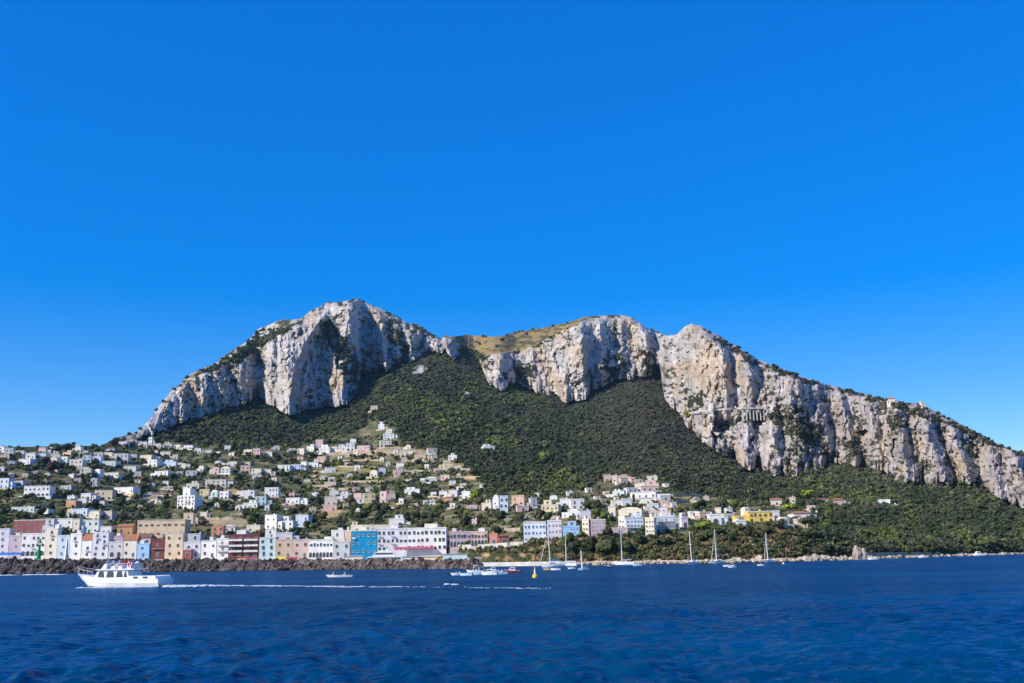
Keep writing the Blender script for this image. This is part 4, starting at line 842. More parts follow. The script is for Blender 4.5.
# ------------------------------------------------------------------ walls that follow the ground
def ground_wall(name, pts, h, m, label, cat, group=None, th=.5, lift=0.0, D=None, below=1.2, front=0.0):
    a = np.array(pts, float); n = max(4, int((a[-1, 0]-a[0, 0])/3)); xs = np.linspace(a[0, 0], a[-1, 0], n); ys = np.interp(xs, a[:, 0], a[:, 1])
    P = [V(x, y, (D(x) if D else D1t(x, y))-front) for x, y in zip(xs, ys)]; o0 = P[len(P)//2].copy(); secs = []
    for p in P:
        q_ = p-o0; secs.append([(q_.x, q_.y-th/2, q_.z-below), (q_.x, q_.y-th/2, q_.z+h+lift), (q_.x, q_.y+th/2, q_.z+h+lift), (q_.x, q_.y+th/2, q_.z-below), (q_.x, q_.y-th/2, q_.z-below)])
    b = MB(); b.loft(secs, caps=False); b.add(secs[0][:4], [(0,1,2,3)]); b.add(secs[-1][:4], [(3,2,1,0)])
    o = bpy.data.objects.new(name, b.mesh(name, M[m])); link(o); o.location = o0; tag(o, label, cat, group, 'thing'); return o
TW = {'on the left hillside': [(138,170,493.5),(141,164,500.5),(26,60,507),(56,72,487.5),(108,122,502.5),(128,146,507)],
 'around the bright terraced palazzo': [(215,243,489),(222,244,498),(204,242,501.5),(205,236,520),(230,255,514.8),(212,250,530.5),(150,172,504)],
 'on the sunny central terraces': [(300,346,481.5),(330,384,461.6),(345,372,455),(355,400,452.8),(300,328,477),(283,300,478.5),(310,330,486.5),(322,352,489.8),(300,322,472.5),(338,368,467),(346,384,483)],
 'in the gardens right of centre': [(402,450,461.8),(458,480,478.5),(400,430,457.5),(445,470,470.5),(404,430,472)],
 'above the sea bank and right village': [(520,560,519.5),(504,520,531.5),(663,700,496.4),(699,716,497.4),(640,660,517.2),(676,700,503)]}
for z, L_ in TW.items():
    for x0, x1, y in L_:
        ym = y+random.uniform(-.8, .8); ground_wall('terrace_wall', [(x0, y), ((x0+x1)/2, ym), (x1, y+random.uniform(-.6, .6))], random.uniform(1.3, 2.2), 'stone', f'low tan dry stone terrace wall {z}', 'wall', f'dry stone terrace walls {z}')
ground_wall('retaining_wall', [(448,548.2),(480,548.2),(523,545.5)], 1.7, 'conc', 'pale retaining wall carrying the road below the salmon cottage', 'wall', front=1.0)
road_d = (lambda xs_, ds_: (lambda x: float(np.interp(x, xs_, ds_))))(*(lambda xs_: (xs_, [min(D1t(a_, y_) for a_ in (x_-3, x_, x_+3) for y_ in (409, 412, 414)) for x_ in xs_]))(list(range(686, 750, 4))))
ground_wall('retaining_wall', [(689,413.2),(705,411.2),(725,409.4),(743,408.6)], 1.2, 'road', 'pale roadside wall cut across the tan cliff left of the viaduct', 'wall', front=1, th=3, below=.6, D=road_d)
ground_wall('sea_wall', [(868,556),(905,555.4),(940,554.8)], 1.5, 'stone', 'low stone sea wall along the right hand shore beside the pale stack', 'wall', front=1.0)
# viaduct on the cliff
vd = min(D1t(x, y) for x in (744, 750, 756, 762) for y in (408, 412, 416))-3
r = empty('viaduct', V(753.5, 417.5, vd), 0, 'pale road viaduct on tall slim piers against the cliff', 'viaduct'); sx = vd/F; wd_ = 23*sx; hh = 9.0*sx
b = MB(); b.box(-wd_/2, wd_/2, -3.2, 3.2, hh-.8, hh); child('deck', b.mesh('deck', M['conc']), r)
b = MB(); b.box(-wd_/2, wd_/2, -3.3, -2.9, hh+.003, hh+.9); child('parapet', b.mesh('parapet', M['conc']), r)
pm = MB(); pm.box(-.38, .38, -2.2, 2.2, -4, hh-.81); pm = pm.mesh('pier', M['conc'])
for i in range(7): child('pier', pm, r, (-wd_/2+1.2+(wd_-2.4)*i/6, 0, 0))

# ------------------------------------------------------------------ breakwater
BWD = ipt([(-80,506),(0,500),(180,472),(330,402),(450,346),(484,334)]); BWZ = ipt([(-80,7.2),(0,6.9),(200,4.7),(330,3.2),(450,2.1),(470,2.4),(484,.6)])
xs = np.linspace(-80, 484, 340); prof = [(-1,-1.5),(0,-.2),(.18,.18),(.38,.42),(.6,.68),(.82,.9),(1,1),(1.35,1.0),(1.7,.6),(2.4,-.3),(2.6,-1.2)]
vs = []
for j, (u, w) in enumerate(prof):
    Dd = BWD(xs)+u*np.maximum(BWZ(xs), 1.5)*1.5; z = np.where(w > 0, w*BWZ(xs), w*2)
    jit = fbm(xs/2.2, 0*xs+j*3.3, 4.1, 3)*.9
    vs.append(unproj(xs, py_of(xs, Dd+jit, z+jit*.5*(j > 0)), Dd+jit))
vs = np.array(vs); idx = np.arange(vs.shape[0]*vs.shape[1]).reshape(vs.shape[:2]); q = np.stack([idx[:-1,:-1], idx[:-1,1:], idx[1:,1:], idx[1:,:-1]], -1).reshape(-1, 4)
o = bpy.data.objects.new('rubble_mound', np_mesh('rubble_mound', vs.reshape(-1,3), q, [M['bould']])); link(o); tag(o, 'dark rubble core of the breakwater under the boulders', 'breakwater', None, 'stuff')
def boulder(seed, m):
    r_ = np.random.default_rng(seed); v = ICO1[0].copy(); v = v*(1+.28*r_.normal(size=(len(v), 1)))*np.array([1.15, .9, .75]); v = np.sign(v)*np.abs(v)**.85
    return np_mesh('boulder', v, ICO1[1], [m])
BO = [boulder(i, M['bould'] if i < 6 else M['bould2']) for i in range(10)]
N = 0
for i in range(1200):
    if N >= 296: break
    px = rng.uniform(-40, 478); u = rng.uniform(0, 1.0); Zt = float(BWZ(px)); Dd = float(BWD(px))+u*max(Zt, 1.5)*1.5; z = u*Zt; s = rng.uniform(1.0, 1.9)*(.72+.28*min(1, Zt/6))
    o = bpy.data.objects.new('boulder', BO[rng.integers(0, 6) if px < 300 or rng.random() < .35 else rng.integers(6, 10)]); link(o); o.location = VZ(px, Dd-.3, z); o.scale = (s, s, s); o.rotation_euler = tuple(rng.uniform(0, 6.28, 3)); N += 1
    part = ('dark' if px < 160 else 'dark brown') if px < 300 else 'brown'
    wh = 'near the green beacon end' if px < 160 else ('below the maroon block' if px < 300 else 'below the long pale hotel')
    tag(o, f'{part} boulder piled on the breakwater {wh}', 'boulder', f'boulders of the breakwater {wh}')
VSs, FSs, n = [], [], 0
for i in range(1500):
    px = rng.uniform(-60, 482); u = rng.uniform(-.05, 1.15); Zt = float(BWZ(px)); Dd = float(BWD(px))+u*max(Zt, 1.5)*1.5; p = VZ(px, Dd, min(u, 1)*Zt)
    v = ICO1[0]*(1+.28*rng.normal(size=(len(ICO1[0]), 1)))*rng.uniform(.45, 1.0)+np.array(p); VSs.append(v); FSs.append(ICO1[1]+n); n += len(v)
o = bpy.data.objects.new('rubble', np_mesh('rubble', np.concatenate(VSs), np.concatenate(FSs), [M['bould2']])); link(o); tag(o, 'small rubble filling the gaps between the breakwater boulders', 'rubble', None, 'stuff')
ground_wall('breakwater_wall', [(x, float(py_of(np.array(float(x)), float(BWD(x))+float(BWZ(x))*1.9, float(BWZ(x))))) for x in range(14, 466, 12)], .55, 'conc', 'long low pale wall running along the crest of the breakwater', 'wall', D=lambda x: float(BWD(x))+float(BWZ(x))*1.9)
# pale rocks of the right hand shore
VSs, FSs, n = [], [], 0
for i in range(1300):
    px = rng.uniform(480, 1075); Dd = float(D0_(px))+rng.uniform(-2, 9)
    big = 1.9 if 800 < px < 830 or rng.random() < .04 else 1
    p = VZ(px, Dd, rng.uniform(0, .7)); v = ICO1[0]*(1+.25*rng.normal(size=(len(ICO1[0]), 1)))*rng.uniform(.3, .9)*big*np.array([1.3, 1, .8])+np.array(p); VSs.append(v); FSs.append(ICO1[1]+n); n += len(v)
o = bpy.data.objects.new('shore_rocks', np_mesh('shore_rocks', np.concatenate(VSs), np.concatenate(FSs), [M['shore']])); link(o); tag(o, 'pale broken rocks along the waterline of the right hand shore', 'rocks', None, 'stuff')
M['crag'] = mat('pinkish crag', (.40,.33,.28), .95, .25, .5, .1, .6)
def outcrop(px, D, w, h, label, lumps):
    vs_, fs_, n = [], [], 0
    for dx, dz, sx_, sz_ in lumps:
        v = ICO2[0].copy(); nn = fbm(v[:, 0]*2.1+dx, v[:, 1]*2.1, v[:, 2]*2.1+dz, 4); v = v*(1+.32*nn[:, None]); v = v*np.array([w*sx_/2, w*sx_/2*.9, h*sz_])+np.array([dx*w, 0, dz*h]); vs_.append(v); fs_.append(ICO2[1]+n); n += len(v)
    o = bpy.data.objects.new('rock', np_mesh('rock', np.concatenate(vs_), np.concatenate(fs_), [M['crag']])); link(o); o.location = VZ(px, D, 0); tag(o, label, 'rock')
outcrop(860, 417, 5.4, 5.0, 'pale pinkish rock stack standing upright at the right hand waterline', [(-.18,.3,.75,.75),(.05,.25,.5,.68),(.3,.25,.5,.62)])
outcrop(814, 392, 5.5, 2.3, 'low pinkish rock outcrop on the shore left of the rock stack', [(-.3,.1,.7,.6),(.1,.2,.7,.9),(.42,.05,.5,.6)])
outcrop(843, 404, 3.4, 2.0, 'small grey rock outcrop between the shore outcrop and the rock stack', [(-.1,.1,.8,.7),(.3,.1,.6,.8)])

# ------------------------------------------------------------------ beacon, obelisk, awnings, quay
zb = 6.8; D = float(BWD(38.5))+9; r = empty('beacon_tower', VZ(38.5, D, zb), .3, 'green navigation beacon tower on the end of the dark breakwater', 'beacon')
b = MB(); b.lathe([(1.25,0),(1.25,.4),(1.0,.5),(1.0,4.2),(1.15,4.3)], 14); child('base', b.mesh('base', M['grn'], smooth=False), r)
b = MB(); b.lathe([(.62,4.31),(.5,6.6)], 12); child('shaft', b.mesh('shaft', M['grn']), r)
b = MB(); b.lathe([(.5,6.61),(1.35,6.9),(1.35,7.1)], 14); g = child('gallery', b.mesh('gallery', M['grn']), r)
b = MB()
for i in range(10): a = 2*PI*i/10; b.tube((1.25*math.cos(a), 1.25*math.sin(a), 7.1), (1.25*math.cos(a), 1.25*math.sin(a), 8.2), .05, n=5)
b.lathe([(1.3,8.2),(1.3,8.3)], 14); child('railing', b.mesh('railing', M['grn']), g)
b = MB(); b.lathe([(.5,8.32),(.5,9.4),(.7,9.45),(.1,10.1)], 12); child('lantern', b.mesh('lantern', M['grn']), r)
b = MB(); b.tube((0,0,10.1), (0,0,11.2), .06); child('mast', b.mesh('mast', M['grn']), r)
D = float(BWD(66))+10; r = empty('obelisk', VZ(66, D, 6.3), 0, 'slender white obelisk on the breakwater right of the green beacon', 'obelisk')
b = MB(); b.lathe([(1.5,-.6),(1.5,.5),(1.15,.55),(1.05,2.6),(.85,2.65)], 4); child('plinth', b.mesh('plinth', WM['C']), r)
b = MB(); b.lathe([(.8,2.66),(.42,9.6),(.03,10.4)], 4); child('shaft', b.mesh('shaft', WM['W']), r)
def awning(px0, px1, yt, D, zg, ht, m, label, dep=3.0, name='awning', group=None):
    w = (px1-px0)*D/F; r = empty(name, VZ((px0+px1)/2, D, zg), 0, label, 'awning', group)
    b = MB(); b.add([(-w/2,-dep/2,ht-.7),(w/2,-dep/2,ht-.7),(w/2,dep/2,ht),(-w/2,dep/2,ht),(-w/2,-dep/2,ht-.78),(w/2,-dep/2,ht-.78),(w/2,dep/2,ht-.08),(-w/2,dep/2,ht-.08)], [(0,1,2,3),(7,6,5,4),(0,4,5,1),(1,5,6,2),(2,6,7,3),(3,7,4,0)])
    c = child('canopy', b.mesh('canopy', M[m]), r); b = MB()
    n = max(3, int(w/.8))
    for i in range(n): x0 = -w/2+w*i/n; b.box(x0, x0+w/n*.96, -dep/2-.04, -dep/2-.01, ht-1.25-.1*(i % 2), ht-.72)
    child('valance', b.mesh('valance', M[m]), c)
    for sx_ in (-1, 1):
        for sy in (-1, 1): b = MB(); b.tube((sx_*(w/2-.15), sy*(dep/2-.15), 0), (sx_*(w/2-.15), sy*(dep/2-.15), ht-.5+sy*.2), .06); child('post', b.mesh('post', M['alu']), r)
awning(-9, 23, 552, float(BWD(8))+14, 6.0, 4.6, 'bcan', 'wide bright blue canopy on the quay at the far left edge', 6)
for x0, x1, m, lab, D in ((275,285.5,'ycan','bright yellow awning on the quay below the pale aqua house',528),(286.5,297.5,'rcan','red awning on the quay right of the yellow awning',527),(247,257,'pcan','faded red awning below the right half of the maroon block',533),(238,246.5,'ocan','orange awning below the middle of the maroon block',534),(175,183,'ocan','orange awning on the quay by the dark red annex',548)): awning(x0, x1, 557, D, 2.3, 3.6, m, lab)
awning(394, 434, 546, float(QD(414))-3, 4.5, 5.4, 'pcan', 'long faded red awning along the foot of the pale hotel', 3)
def shed(x0, x1, zt, D, wm_, rm, label, dep=5):
    w = (x1-x0)*D/F; r = empty('quay_shed', VZ((x0+x1)/2, D, 1.3), 0, label, 'shed'); b = MB(); b.box(-w/2, w/2, 0, dep, -1, zt); child('wall', b.mesh('wall', WM[wm_]), r)
    b = MB(); b.prism([(-w/2-.3, zt+.002), (w/2+.3, zt+.002), (w/2+.3, zt+.22), (-w/2-.3, zt+.22)], -.4, dep+.4); child('roof', b.mesh('roof', M[rm]), r)
    for i in range(max(2, int(w/3))): child('window', WIN['w', 'frame'], r, (-w/2+w*(i+.5)/max(2, int(w/3)), 0, .6), (0,0,0), (.9, 1, .8))
shed(346, 362, 4.3, 515, 'C', 'wcan', 'cream quay shed with white roof in front of the vivid blue building'); shed(399, 413, 3.4, 500, 'W', 'conc', 'white quay shed between the large yacht and the beige shed')
shed(414, 437, 3.3, 492, 'H', 'conc', 'low beige quay shed with grey roof below the red awning'); shed(443, 467, 4.3, 486, 'A', 'teal', 'low quay shed with teal roof at the root of the breakwater')
shed(468, 482, 2.2, 452, 'W', 'wcan', 'small white quay shed where the breakwater meets the shore')
ground_wall('quay_wall', [(x, float(py_of(np.array(float(x)), float(D0_(x))-3, .9))) for x in range(472, 584, 8)], .7, 'conc', 'pale low quay wall at the foot of the earthen bank', 'wall', D=lambda x: float(D0_(x))-3, th=2.5, below=3)
r = empty('flagpole', V(194.7, 527, D1t(194.7, 527)), 0, 'tall pale pole standing right of the ochre block', 'pole'); b = MB(); b.tube((0,0,-1), (0,0,8.2), .22, .14); child('shaft', b.mesh('shaft', WM['H']), r); b = MB(); b.lathe([(.05,8.2),(.24,8.35),(.05,8.6)], 10); child('finial', b.mesh('finial', WM['H']), r)

# ------------------------------------------------------------------ boats (bow towards -x)
def seaz(x, y):
    a = math.atan2(x, y); rr_ = math.hypot(x, y); j = int(np.argmin(np.abs(az-a))); i = int(np.argmin(np.abs(pr-rr_))); return float(SZ[i, j])
def hull_secs(L, B, fb, rise, rake, draft=.35, n=14, full=.55):
    S_ = []
    for i in range(n+1):
        t = i/n; hb = B/2*min(1, (math.sin(min(1, t/full)*PI/2))**.8)*(1-.12*max(0, t-.6)/.4)+.015; sh = fb+rise*(1-t)**2.2; kz = -draft+(.2*draft+sh*.35)*(1-min(1, t/.18))**2
        xb = -L/2+L*t; ring = []
        for u, w in ((1, 1), (.97, .62), (.86, .3), (.0, 0), (-.86, .3), (-.97, .62), (-1, 1)):
            z = kz+(sh-kz)*w; ring.append((xb+rake*(1-w)*max(0, 1-t*3.2), hb*u*(1 if t > .12 else .75+.25*w if w < 1 else 1), z))
        S_.append(ring)
    return S_
def hull_child(r, L, B, fb, rise, rake, m='gel', deckm='gel', **k):
    S_ = hull_secs(L, B, fb, rise, rake, **k); b = MB(); b.loft([s[::-1] for s in S_], caps=True); h = child('hull', b.mesh('hull', M[m], smooth=False), r)
    b = MB(); dv = [[(s[0][0], s[0][1]*.985, s[0][2]-.05), (s[6][0], s[6][1]*.985, s[6][2]-.05)] for s in S_]; b.loft(dv, caps=False); child('deck', b.mesh('deck', M[deckm]), r)
    b = MB()
    for sgn in (0, 6):
        for s1, s2 in zip(S_[:-1], S_[1:]): b.tube(s1[sgn], s2[sgn], .035, n=5)
    child('gunwale', b.mesh('gunwale', M['frame']), h); return h, S_
def place(name, px, D, yaw, label, cat, group=None):
    p = VZ(px, D, 0); p.z = max(-.05, min(.05, seaz(p.x, p.y))); return empty(name, p, yaw, label, cat, group)

# people: one continuous skin each
def person(label, loc, yaw, shirt, legs, seated=True, parent_h=None):
    if seated:
        J = dict(pel=(0,0,.10), bel=(0,.02,.28), ch=(0,.03,.46), nk=(0,.01,.60), hd=(0,-.01,.70), tp=(0,-.01,.80), sl=(-.17,.03,.52), el=(-.24,-.06,.28), hl=(-.17,-.28,.22), sr=(.17,.03,.52), er=(.24,-.04,.28), hr=(.16,-.28,.22), kl=(-.12,-.42,.12), fl=(-.12,-.44,-.32), tl=(-.12,-.58,-.36), kr=(.12,-.42,.12), fr=(.12,-.44,-.32), tr=(.12,-.58,-.36), pl=(-.1,-.04,.08), p2=(.1,-.04,.08))
    else:
        J = dict(pel=(0,0,.92), bel=(0,.01,1.08), ch=(0,.02,1.28), nk=(0,.01,1.45), hd=(0,-.01,1.55), tp=(0,-.01,1.67), sl=(-.18,.02,1.36), el=(-.25,0,1.08), hl=(-.24,-.1,.85), sr=(.18,.02,1.36), er=(.25,0,1.08), hr=(.24,-.1,.85), pl=(-.1,0,.9), p2=(.1,0,.9), kl=(-.11,-.03,.5), fl=(-.11,.03,.08), tl=(-.11,-.12,.03), kr=(.11,-.03,.5), fr=(.11,.03,.08), tr=(.11,-.12,.03))
    R_ = dict(pel=.15, bel=.135, ch=.15, nk=.06, hd=.095, tp=.07, sl=.07, el=.045, hl=.035, sr=.07, er=.045, hr=.035, kl=.065, fl=.045, tl=.035, kr=.065, fr=.045, tr=.035, pl=.095, p2=.095)
    names = list(J); E = [('pel','bel'),('bel','ch'),('ch','nk'),('nk','hd'),('hd','tp'),('ch','sl'),('sl','el'),('el','hl'),('ch','sr'),('sr','er'),('er','hr'),('pel','pl'),('pl','kl'),('kl','fl'),('fl','tl'),('pel','p2'),('p2','kr'),('kr','fr'),('fr','tr')]
    me = bpy.data.meshes.new('skeleton'); me.from_pydata([J[k_] for k_ in names], [(names.index(a), names.index(b_)) for a, b_ in E], [])
    o = bpy.data.objects.new('skeleton', me); link(o); md = o.modifiers.new('s', 'SKIN'); sd_ = o.modifiers.new('d', 'SUBSURF'); sd_.levels = 1; sd_.render_levels = 1
    for i, k_ in enumerate(names): me.skin_vertices[0].data[i].radius = (R_[k_], R_[k_]); me.skin_vertices[0].data[i].use_root = (k_ == 'pel')
    dg = bpy.context.evaluated_depsgraph_get(); bm_ = bpy.data.meshes.new_from_object(o.evaluated_get(dg)); bpy.data.objects.remove(o); bm_.name = 'body'
    bm_.materials.clear(); [bm_.materials.append(M[k_]) for k_ in ('skin', shirt, legs)]
    zn, zp = J['nk'][2]-.03, J['pel'][2]+.04
    for pg in bm_.polygons:
        c = pg.center; arm = abs(c.x) > .15 and c.z < J['sl'][2]-.12 and c.z > J['hl'][2]-.06 and (not seated or c.z > .2)
        pg.material_index = 0 if (c.z > zn or arm) else (1 if c.z > zp else 2); pg.use_smooth = True
    r = empty('person', loc, yaw, label, 'person'); child('body', bm_, r); hz = J['hd'][2]
    v = ICO1[0]*np.array([.112, .125, .115])+np.array([0, .015, hz+.035]); keep = [f for f in ICO1[1] if v[f].mean(0)[2] > hz-.0 and (v[f].mean(0)[1] > -.05 or v[f].mean(0)[2] > hz+.07)]
    child('hair', np_mesh('hair', v, np.array(keep), [M['hair']]), r)
    b = MB()
    for sx_ in (-.035, .035): b.box(sx_-.012, sx_+.012, -.112, -.098, hz+.005, hz+.02)
    b.box(-.03, .03, -.108, -.095, hz-.06, hz-.05); child('face', b.mesh('face', M['hair']), r)
    b = MB(); b.add([(-.016,-.1,hz-.03),(.016,-.1,hz-.03),(0,-.098,hz+.01),(0,-.135,hz-.025)], [(0,1,3),(1,2,3),(2,0,3),(0,2,1)]); child('nose', b.mesh('nose', M['skin']), r)
    return r

# the white motor cruiser in the foreground
D = 150; yaw = -math.radians(15); r = place('motor_cruiser', 120.5, D, yaw, 'white motor cruiser with passengers on its upper deck, foremost boat heading left', 'boat')
L = 14.9; Bm = 4.3; r.scale = (1, 1, .9); h, S_ = hull_child(r, L, Bm, 1.22, .95, 1.75, deckm='gel', draft=.5, full=.5)
def rotp(x, y, z): return r.matrix_basis @ Vector((x, y, z)) if False else Matrix.Translation(r.location) @ Matrix.Rotation(yaw, 4, 'Z') @ Vector((x, y, z*.9))
b = MB(); b.box(L/2-.03, L/2+.05, -Bm*.40, Bm*.40, .1, 1.22); child('transom', b.mesh('transom', M['gelb']), r)  # pale blue here paints the shade of the white stern into its colour
b = MB(); b.box(L/2+.05, L/2+.75, -Bm*.36, Bm*.36, .18, .3); child('swim_platform', b.mesh('swim_platform', M['teak']), r)
b = MB()
for s1, s2 in zip(S_[:-1], S_[1:]):
    for k_ in (1, 5): b.tube(Vector(s1[k_])*1.0, Vector(s2[k_])*1.0, .05, n=5)
child('rub_strake', b.mesh('rub_strake', M['alu']), h)
# cabin: slanted front, long roof
cz0, cz1 = 1.25, 2.72; cab = [(-3.6, cz0), (2.55, cz0), (2.1, cz1), (-2.75, cz1)]
b = MB(); b.prism(cab, -1.62, 1.62); c = child('cabin', b.mesh('cabin', M['gel']), r)
b = MB(); b.prism([(-3.1, cz1+.003), (3.3, cz1+.003), (3.3, cz1+.16), (-2.9, cz1+.16)], -1.85, 1.85); child('cabin_roof', b.mesh('cabin_roof', M['gel']), c)
for sgn in (-1, 1):
    for x0, x1 in ((-2.75, -1.75), (-1.35, -.1), (.3, 1.35), (1.55, 2.05)):
        b = MB(); ww = [(x0+.0, 1.55), (x1+.12, 1.55), (x1-.08, 2.5), (x0+.22, 2.5)]; b.prism(ww, sgn*1.625-.02, sgn*1.625+.02); child('window', b.mesh('window', M['glass']), c)
b = MB(); n_ = Vector((-.866, 0, .5))
b.add([(-3.50,-1.4,1.5),(-3.50,1.4,1.5),(-2.93,1.4,2.5),(-2.93,-1.4,2.5)], [(0,1,2,3)]); child('windscreen', b.mesh('windscreen', M['glass']), c)
# cockpit aft: bulwark, coaming, seat
b = MB(); b.box(2.6, 6.9, -1.9, -1.78, 1.2, 1.75); b.box(2.6, 6.9, 1.78, 1.9, 1.2, 1.75); b.box(6.9, 7.05, -1.9, 1.9, 1.2, 1.7); child('bulwark', b.mesh('bulwark', M['gel']), r)
b = MB(); b.box(5.6, 6.7, -1.5, 1.5, 1.23, 1.68); child('seat', b.mesh('seat', M['gelb']), r)
for x0 in (3.4, 5.0): b = MB(); b.box(x0, x0+.7, -2.02, -1.905, 1.42, 1.62); child('vent', b.mesh('vent', M['navy']), r)
# flybridge
fz = cz1+.165
b = MB(); b.prism([(-2.5, fz), (-1.7, fz), (-1.55, fz+.75), (-2.0, fz+.8)], -1.3, 1.3); f_ = child('flybridge_fairing', b.mesh('flybridge_fairing', M['gel']), r)
b = MB(); b.add([(-1.98,-1.2,fz+.81),(-1.98,1.2,fz+.81),(-1.7,1.2,fz+1.1),(-1.7,-1.2,fz+1.1),(-1.95,-1.2,fz+.81),(-1.95,1.2,fz+.81),(-1.67,1.2,fz+1.25),(-1.67,-1.2,fz+1.25)], [(0,1,2,3),(7,6,5,4),(0,4,5,1),(2,6,7,3),(0,3,7,4),(1,5,6,2)]); child('windscreen', b.mesh('windscreen', M['gelb']), f_)
b = MB()
for x0 in (-.9, .3, 1.7): b.box(x0, x0+.5, -1.2, 1.2, fz, fz+.42); b.box(x0+.5, x0+.62, -1.2, 1.2, fz, fz+.62)
child('bench', b.mesh('bench', M['gel']), r)
b = MB()
for y in (-1.75, 1.75):
    b.tube((-1.5, y, fz+.8), (3.1, y, fz+.8), .025, n=6)
    for i in range(6): x = -1.5+4.6*i/5; b.tube((x, y, fz), (x, y, fz+.8), .025, n=6)
b.tube((3.1,-1.75,fz+.8), (3.1,1.75,fz+.8), .025, n=6); child('deck_rail', b.mesh('deck_rail', M['alu']), r)
b = MB(); pts = [(-7.55,0,3.35),(-6.6,-.95,3.05),(-5.2,-1.6,2.75),(-3.6,-1.85,2.5)]
for sgn in (1, -1):
    q_ = [(x, y*sgn, z) for x, y, z in pts]
    for p1, p2 in zip(q_[:-1], q_[1:]): b.tube(p1, p2, .03, n=6)
    for x, y, z in q_: b.tube((x, y, z), (x+.1, y*.98, z-.95), .025, n=6)
child('bow_rail', b.mesh('bow_rail', M['alu']), r)
b = MB(); b.tube((-2.6,.3,cz1+.16), (-2.6,.3,fz+2.6), .035, .015, 6); child('antenna', b.mesh('antenna', M['alu']), r)
b = MB(); b.lathe([(.28,0),(.33,.1),(.05,.3)], 12, (2.6,0,fz+.85)); child('radar_dome', b.mesh('radar_dome', M['gel']), r)
b = MB(); b.tube((2.6,-.6,fz), (2.6,-.6,fz+.85), .04, n=6); b.tube((2.6,.6,fz), (2.6,.6,fz+.85), .04, n=6); b.box(2.4, 2.8, -.7, .7, fz+.8, fz+.86); child('radar_arch', b.mesh('radar_arch', M['gel']), r)
b = MB(); b.box(-3.12, -3.02, .9, 1.5, 1.9, 2.5); child('pennant', b.mesh('pennant', M['redp']), r)
for lab, x, y, sh, lg, yw in (('person in white shirt seated at the front of the cruiser upper deck', -.65, -.5, 'swht', 'navy', -PI/2), ('person in white top sitting mid bench on the cruiser upper deck', .55, -.7, 'swht', 'swht', -PI/2), ('person in bright red shirt seated on the cruiser upper deck', .62, .45, 'sred', 'sred', -PI/2), ('person in pink shirt seated at the back of the cruiser upper deck', 1.95, -.6, 'spnk', 'sblu', -PI/2), ('person in blue shirt beside the pink shirted passenger on the cruiser', 1.95, .5, 'sblu', 'navy', -PI/2)):
    person(lab, rotp(x, y-.5, fz+.66), yaw+yw, sh, lg)
p = rotp(2.75, -1.86, fz+.05); rr_ = empty('lifebuoy', p, yaw, 'red ring lifebuoy hung on the rail of the white cruiser', 'lifebuoy'); b = MB(); k_ = 20
ring = [[(math.cos(2*PI*i/k_)*(.34+.10*math.cos(2*PI*j/8)), .11*math.sin(2*PI*j/8), .5+math.sin(2*PI*i/k_)*(.34+.10*math.cos(2*PI*j/8))) for j in range(9)] for i in range(k_+1)]; b.loft(ring, caps=False); child('ring', b.mesh('ring', M['redp'], smooth=True), rr_)
b = MB()
for a in (.4, 1.97, 3.54, 5.1): b.box(math.cos(a)*.34-.06, math.cos(a)*.34+.06, -.125, .125, .5+math.sin(a)*.34-.13, .5+math.sin(a)*.34+.13)
child('band', b.mesh('band', M['gel']), rr_)

# the big white yacht behind the breakwater
D = 492; r = place('motor_yacht', 381, D, .04, 'large white motor yacht moored behind the brown end of the breakwater', 'yacht'); L = 29
hull_child(r, L, 6.5, 2.6, 1.2, 3.2, draft=.8)
def deckbox(x0, x1, z0, z1, hw, s0, s1, nm, par):
    b = MB(); b.prism([(x0, z0), (x1, z0), (x1-s1, z1), (x0+s0, z1)], -hw, hw); o = child(nm, b.mesh(nm, M['gel']), par)
    b = MB(); k_ = .38; b.prism([(x0+s0*.35+.4, z0+(z1-z0)*k_), (x1-s1*.4-.6, z0+(z1-z0)*k_), (x1-s1*.7-.8, z0+(z1-z0)*.78), (x0+s0*.78+.5, z0+(z1-z0)*.78)], -hw-.03, hw+.03); child('window', b.mesh('window', M['glass']), o); return o
deckbox(-8.5, 10.5, 2.6, 5.2, 2.8, 2.6, .3, 'main_deckhouse', r); deckbox(-4.2, 7, 5.25, 7.2, 2.3, 1.8, .8, 'upper_deckhouse', r)
b = MB(); b.prism([(-1.5, 7.2), (5.2, 7.2), (4.4, 7.9), (-.8, 7.9)], -1.8, 1.8); child('flybridge', b.mesh('flybridge', M['gel']), r)
b = MB(); b.prism([(2.2, 7.92), (3.6, 7.92), (4.4, 9.6), (3.9, 9.6)], -1.3, 1.3); child('radar_arch', b.mesh('radar_arch', M['gel']), r)

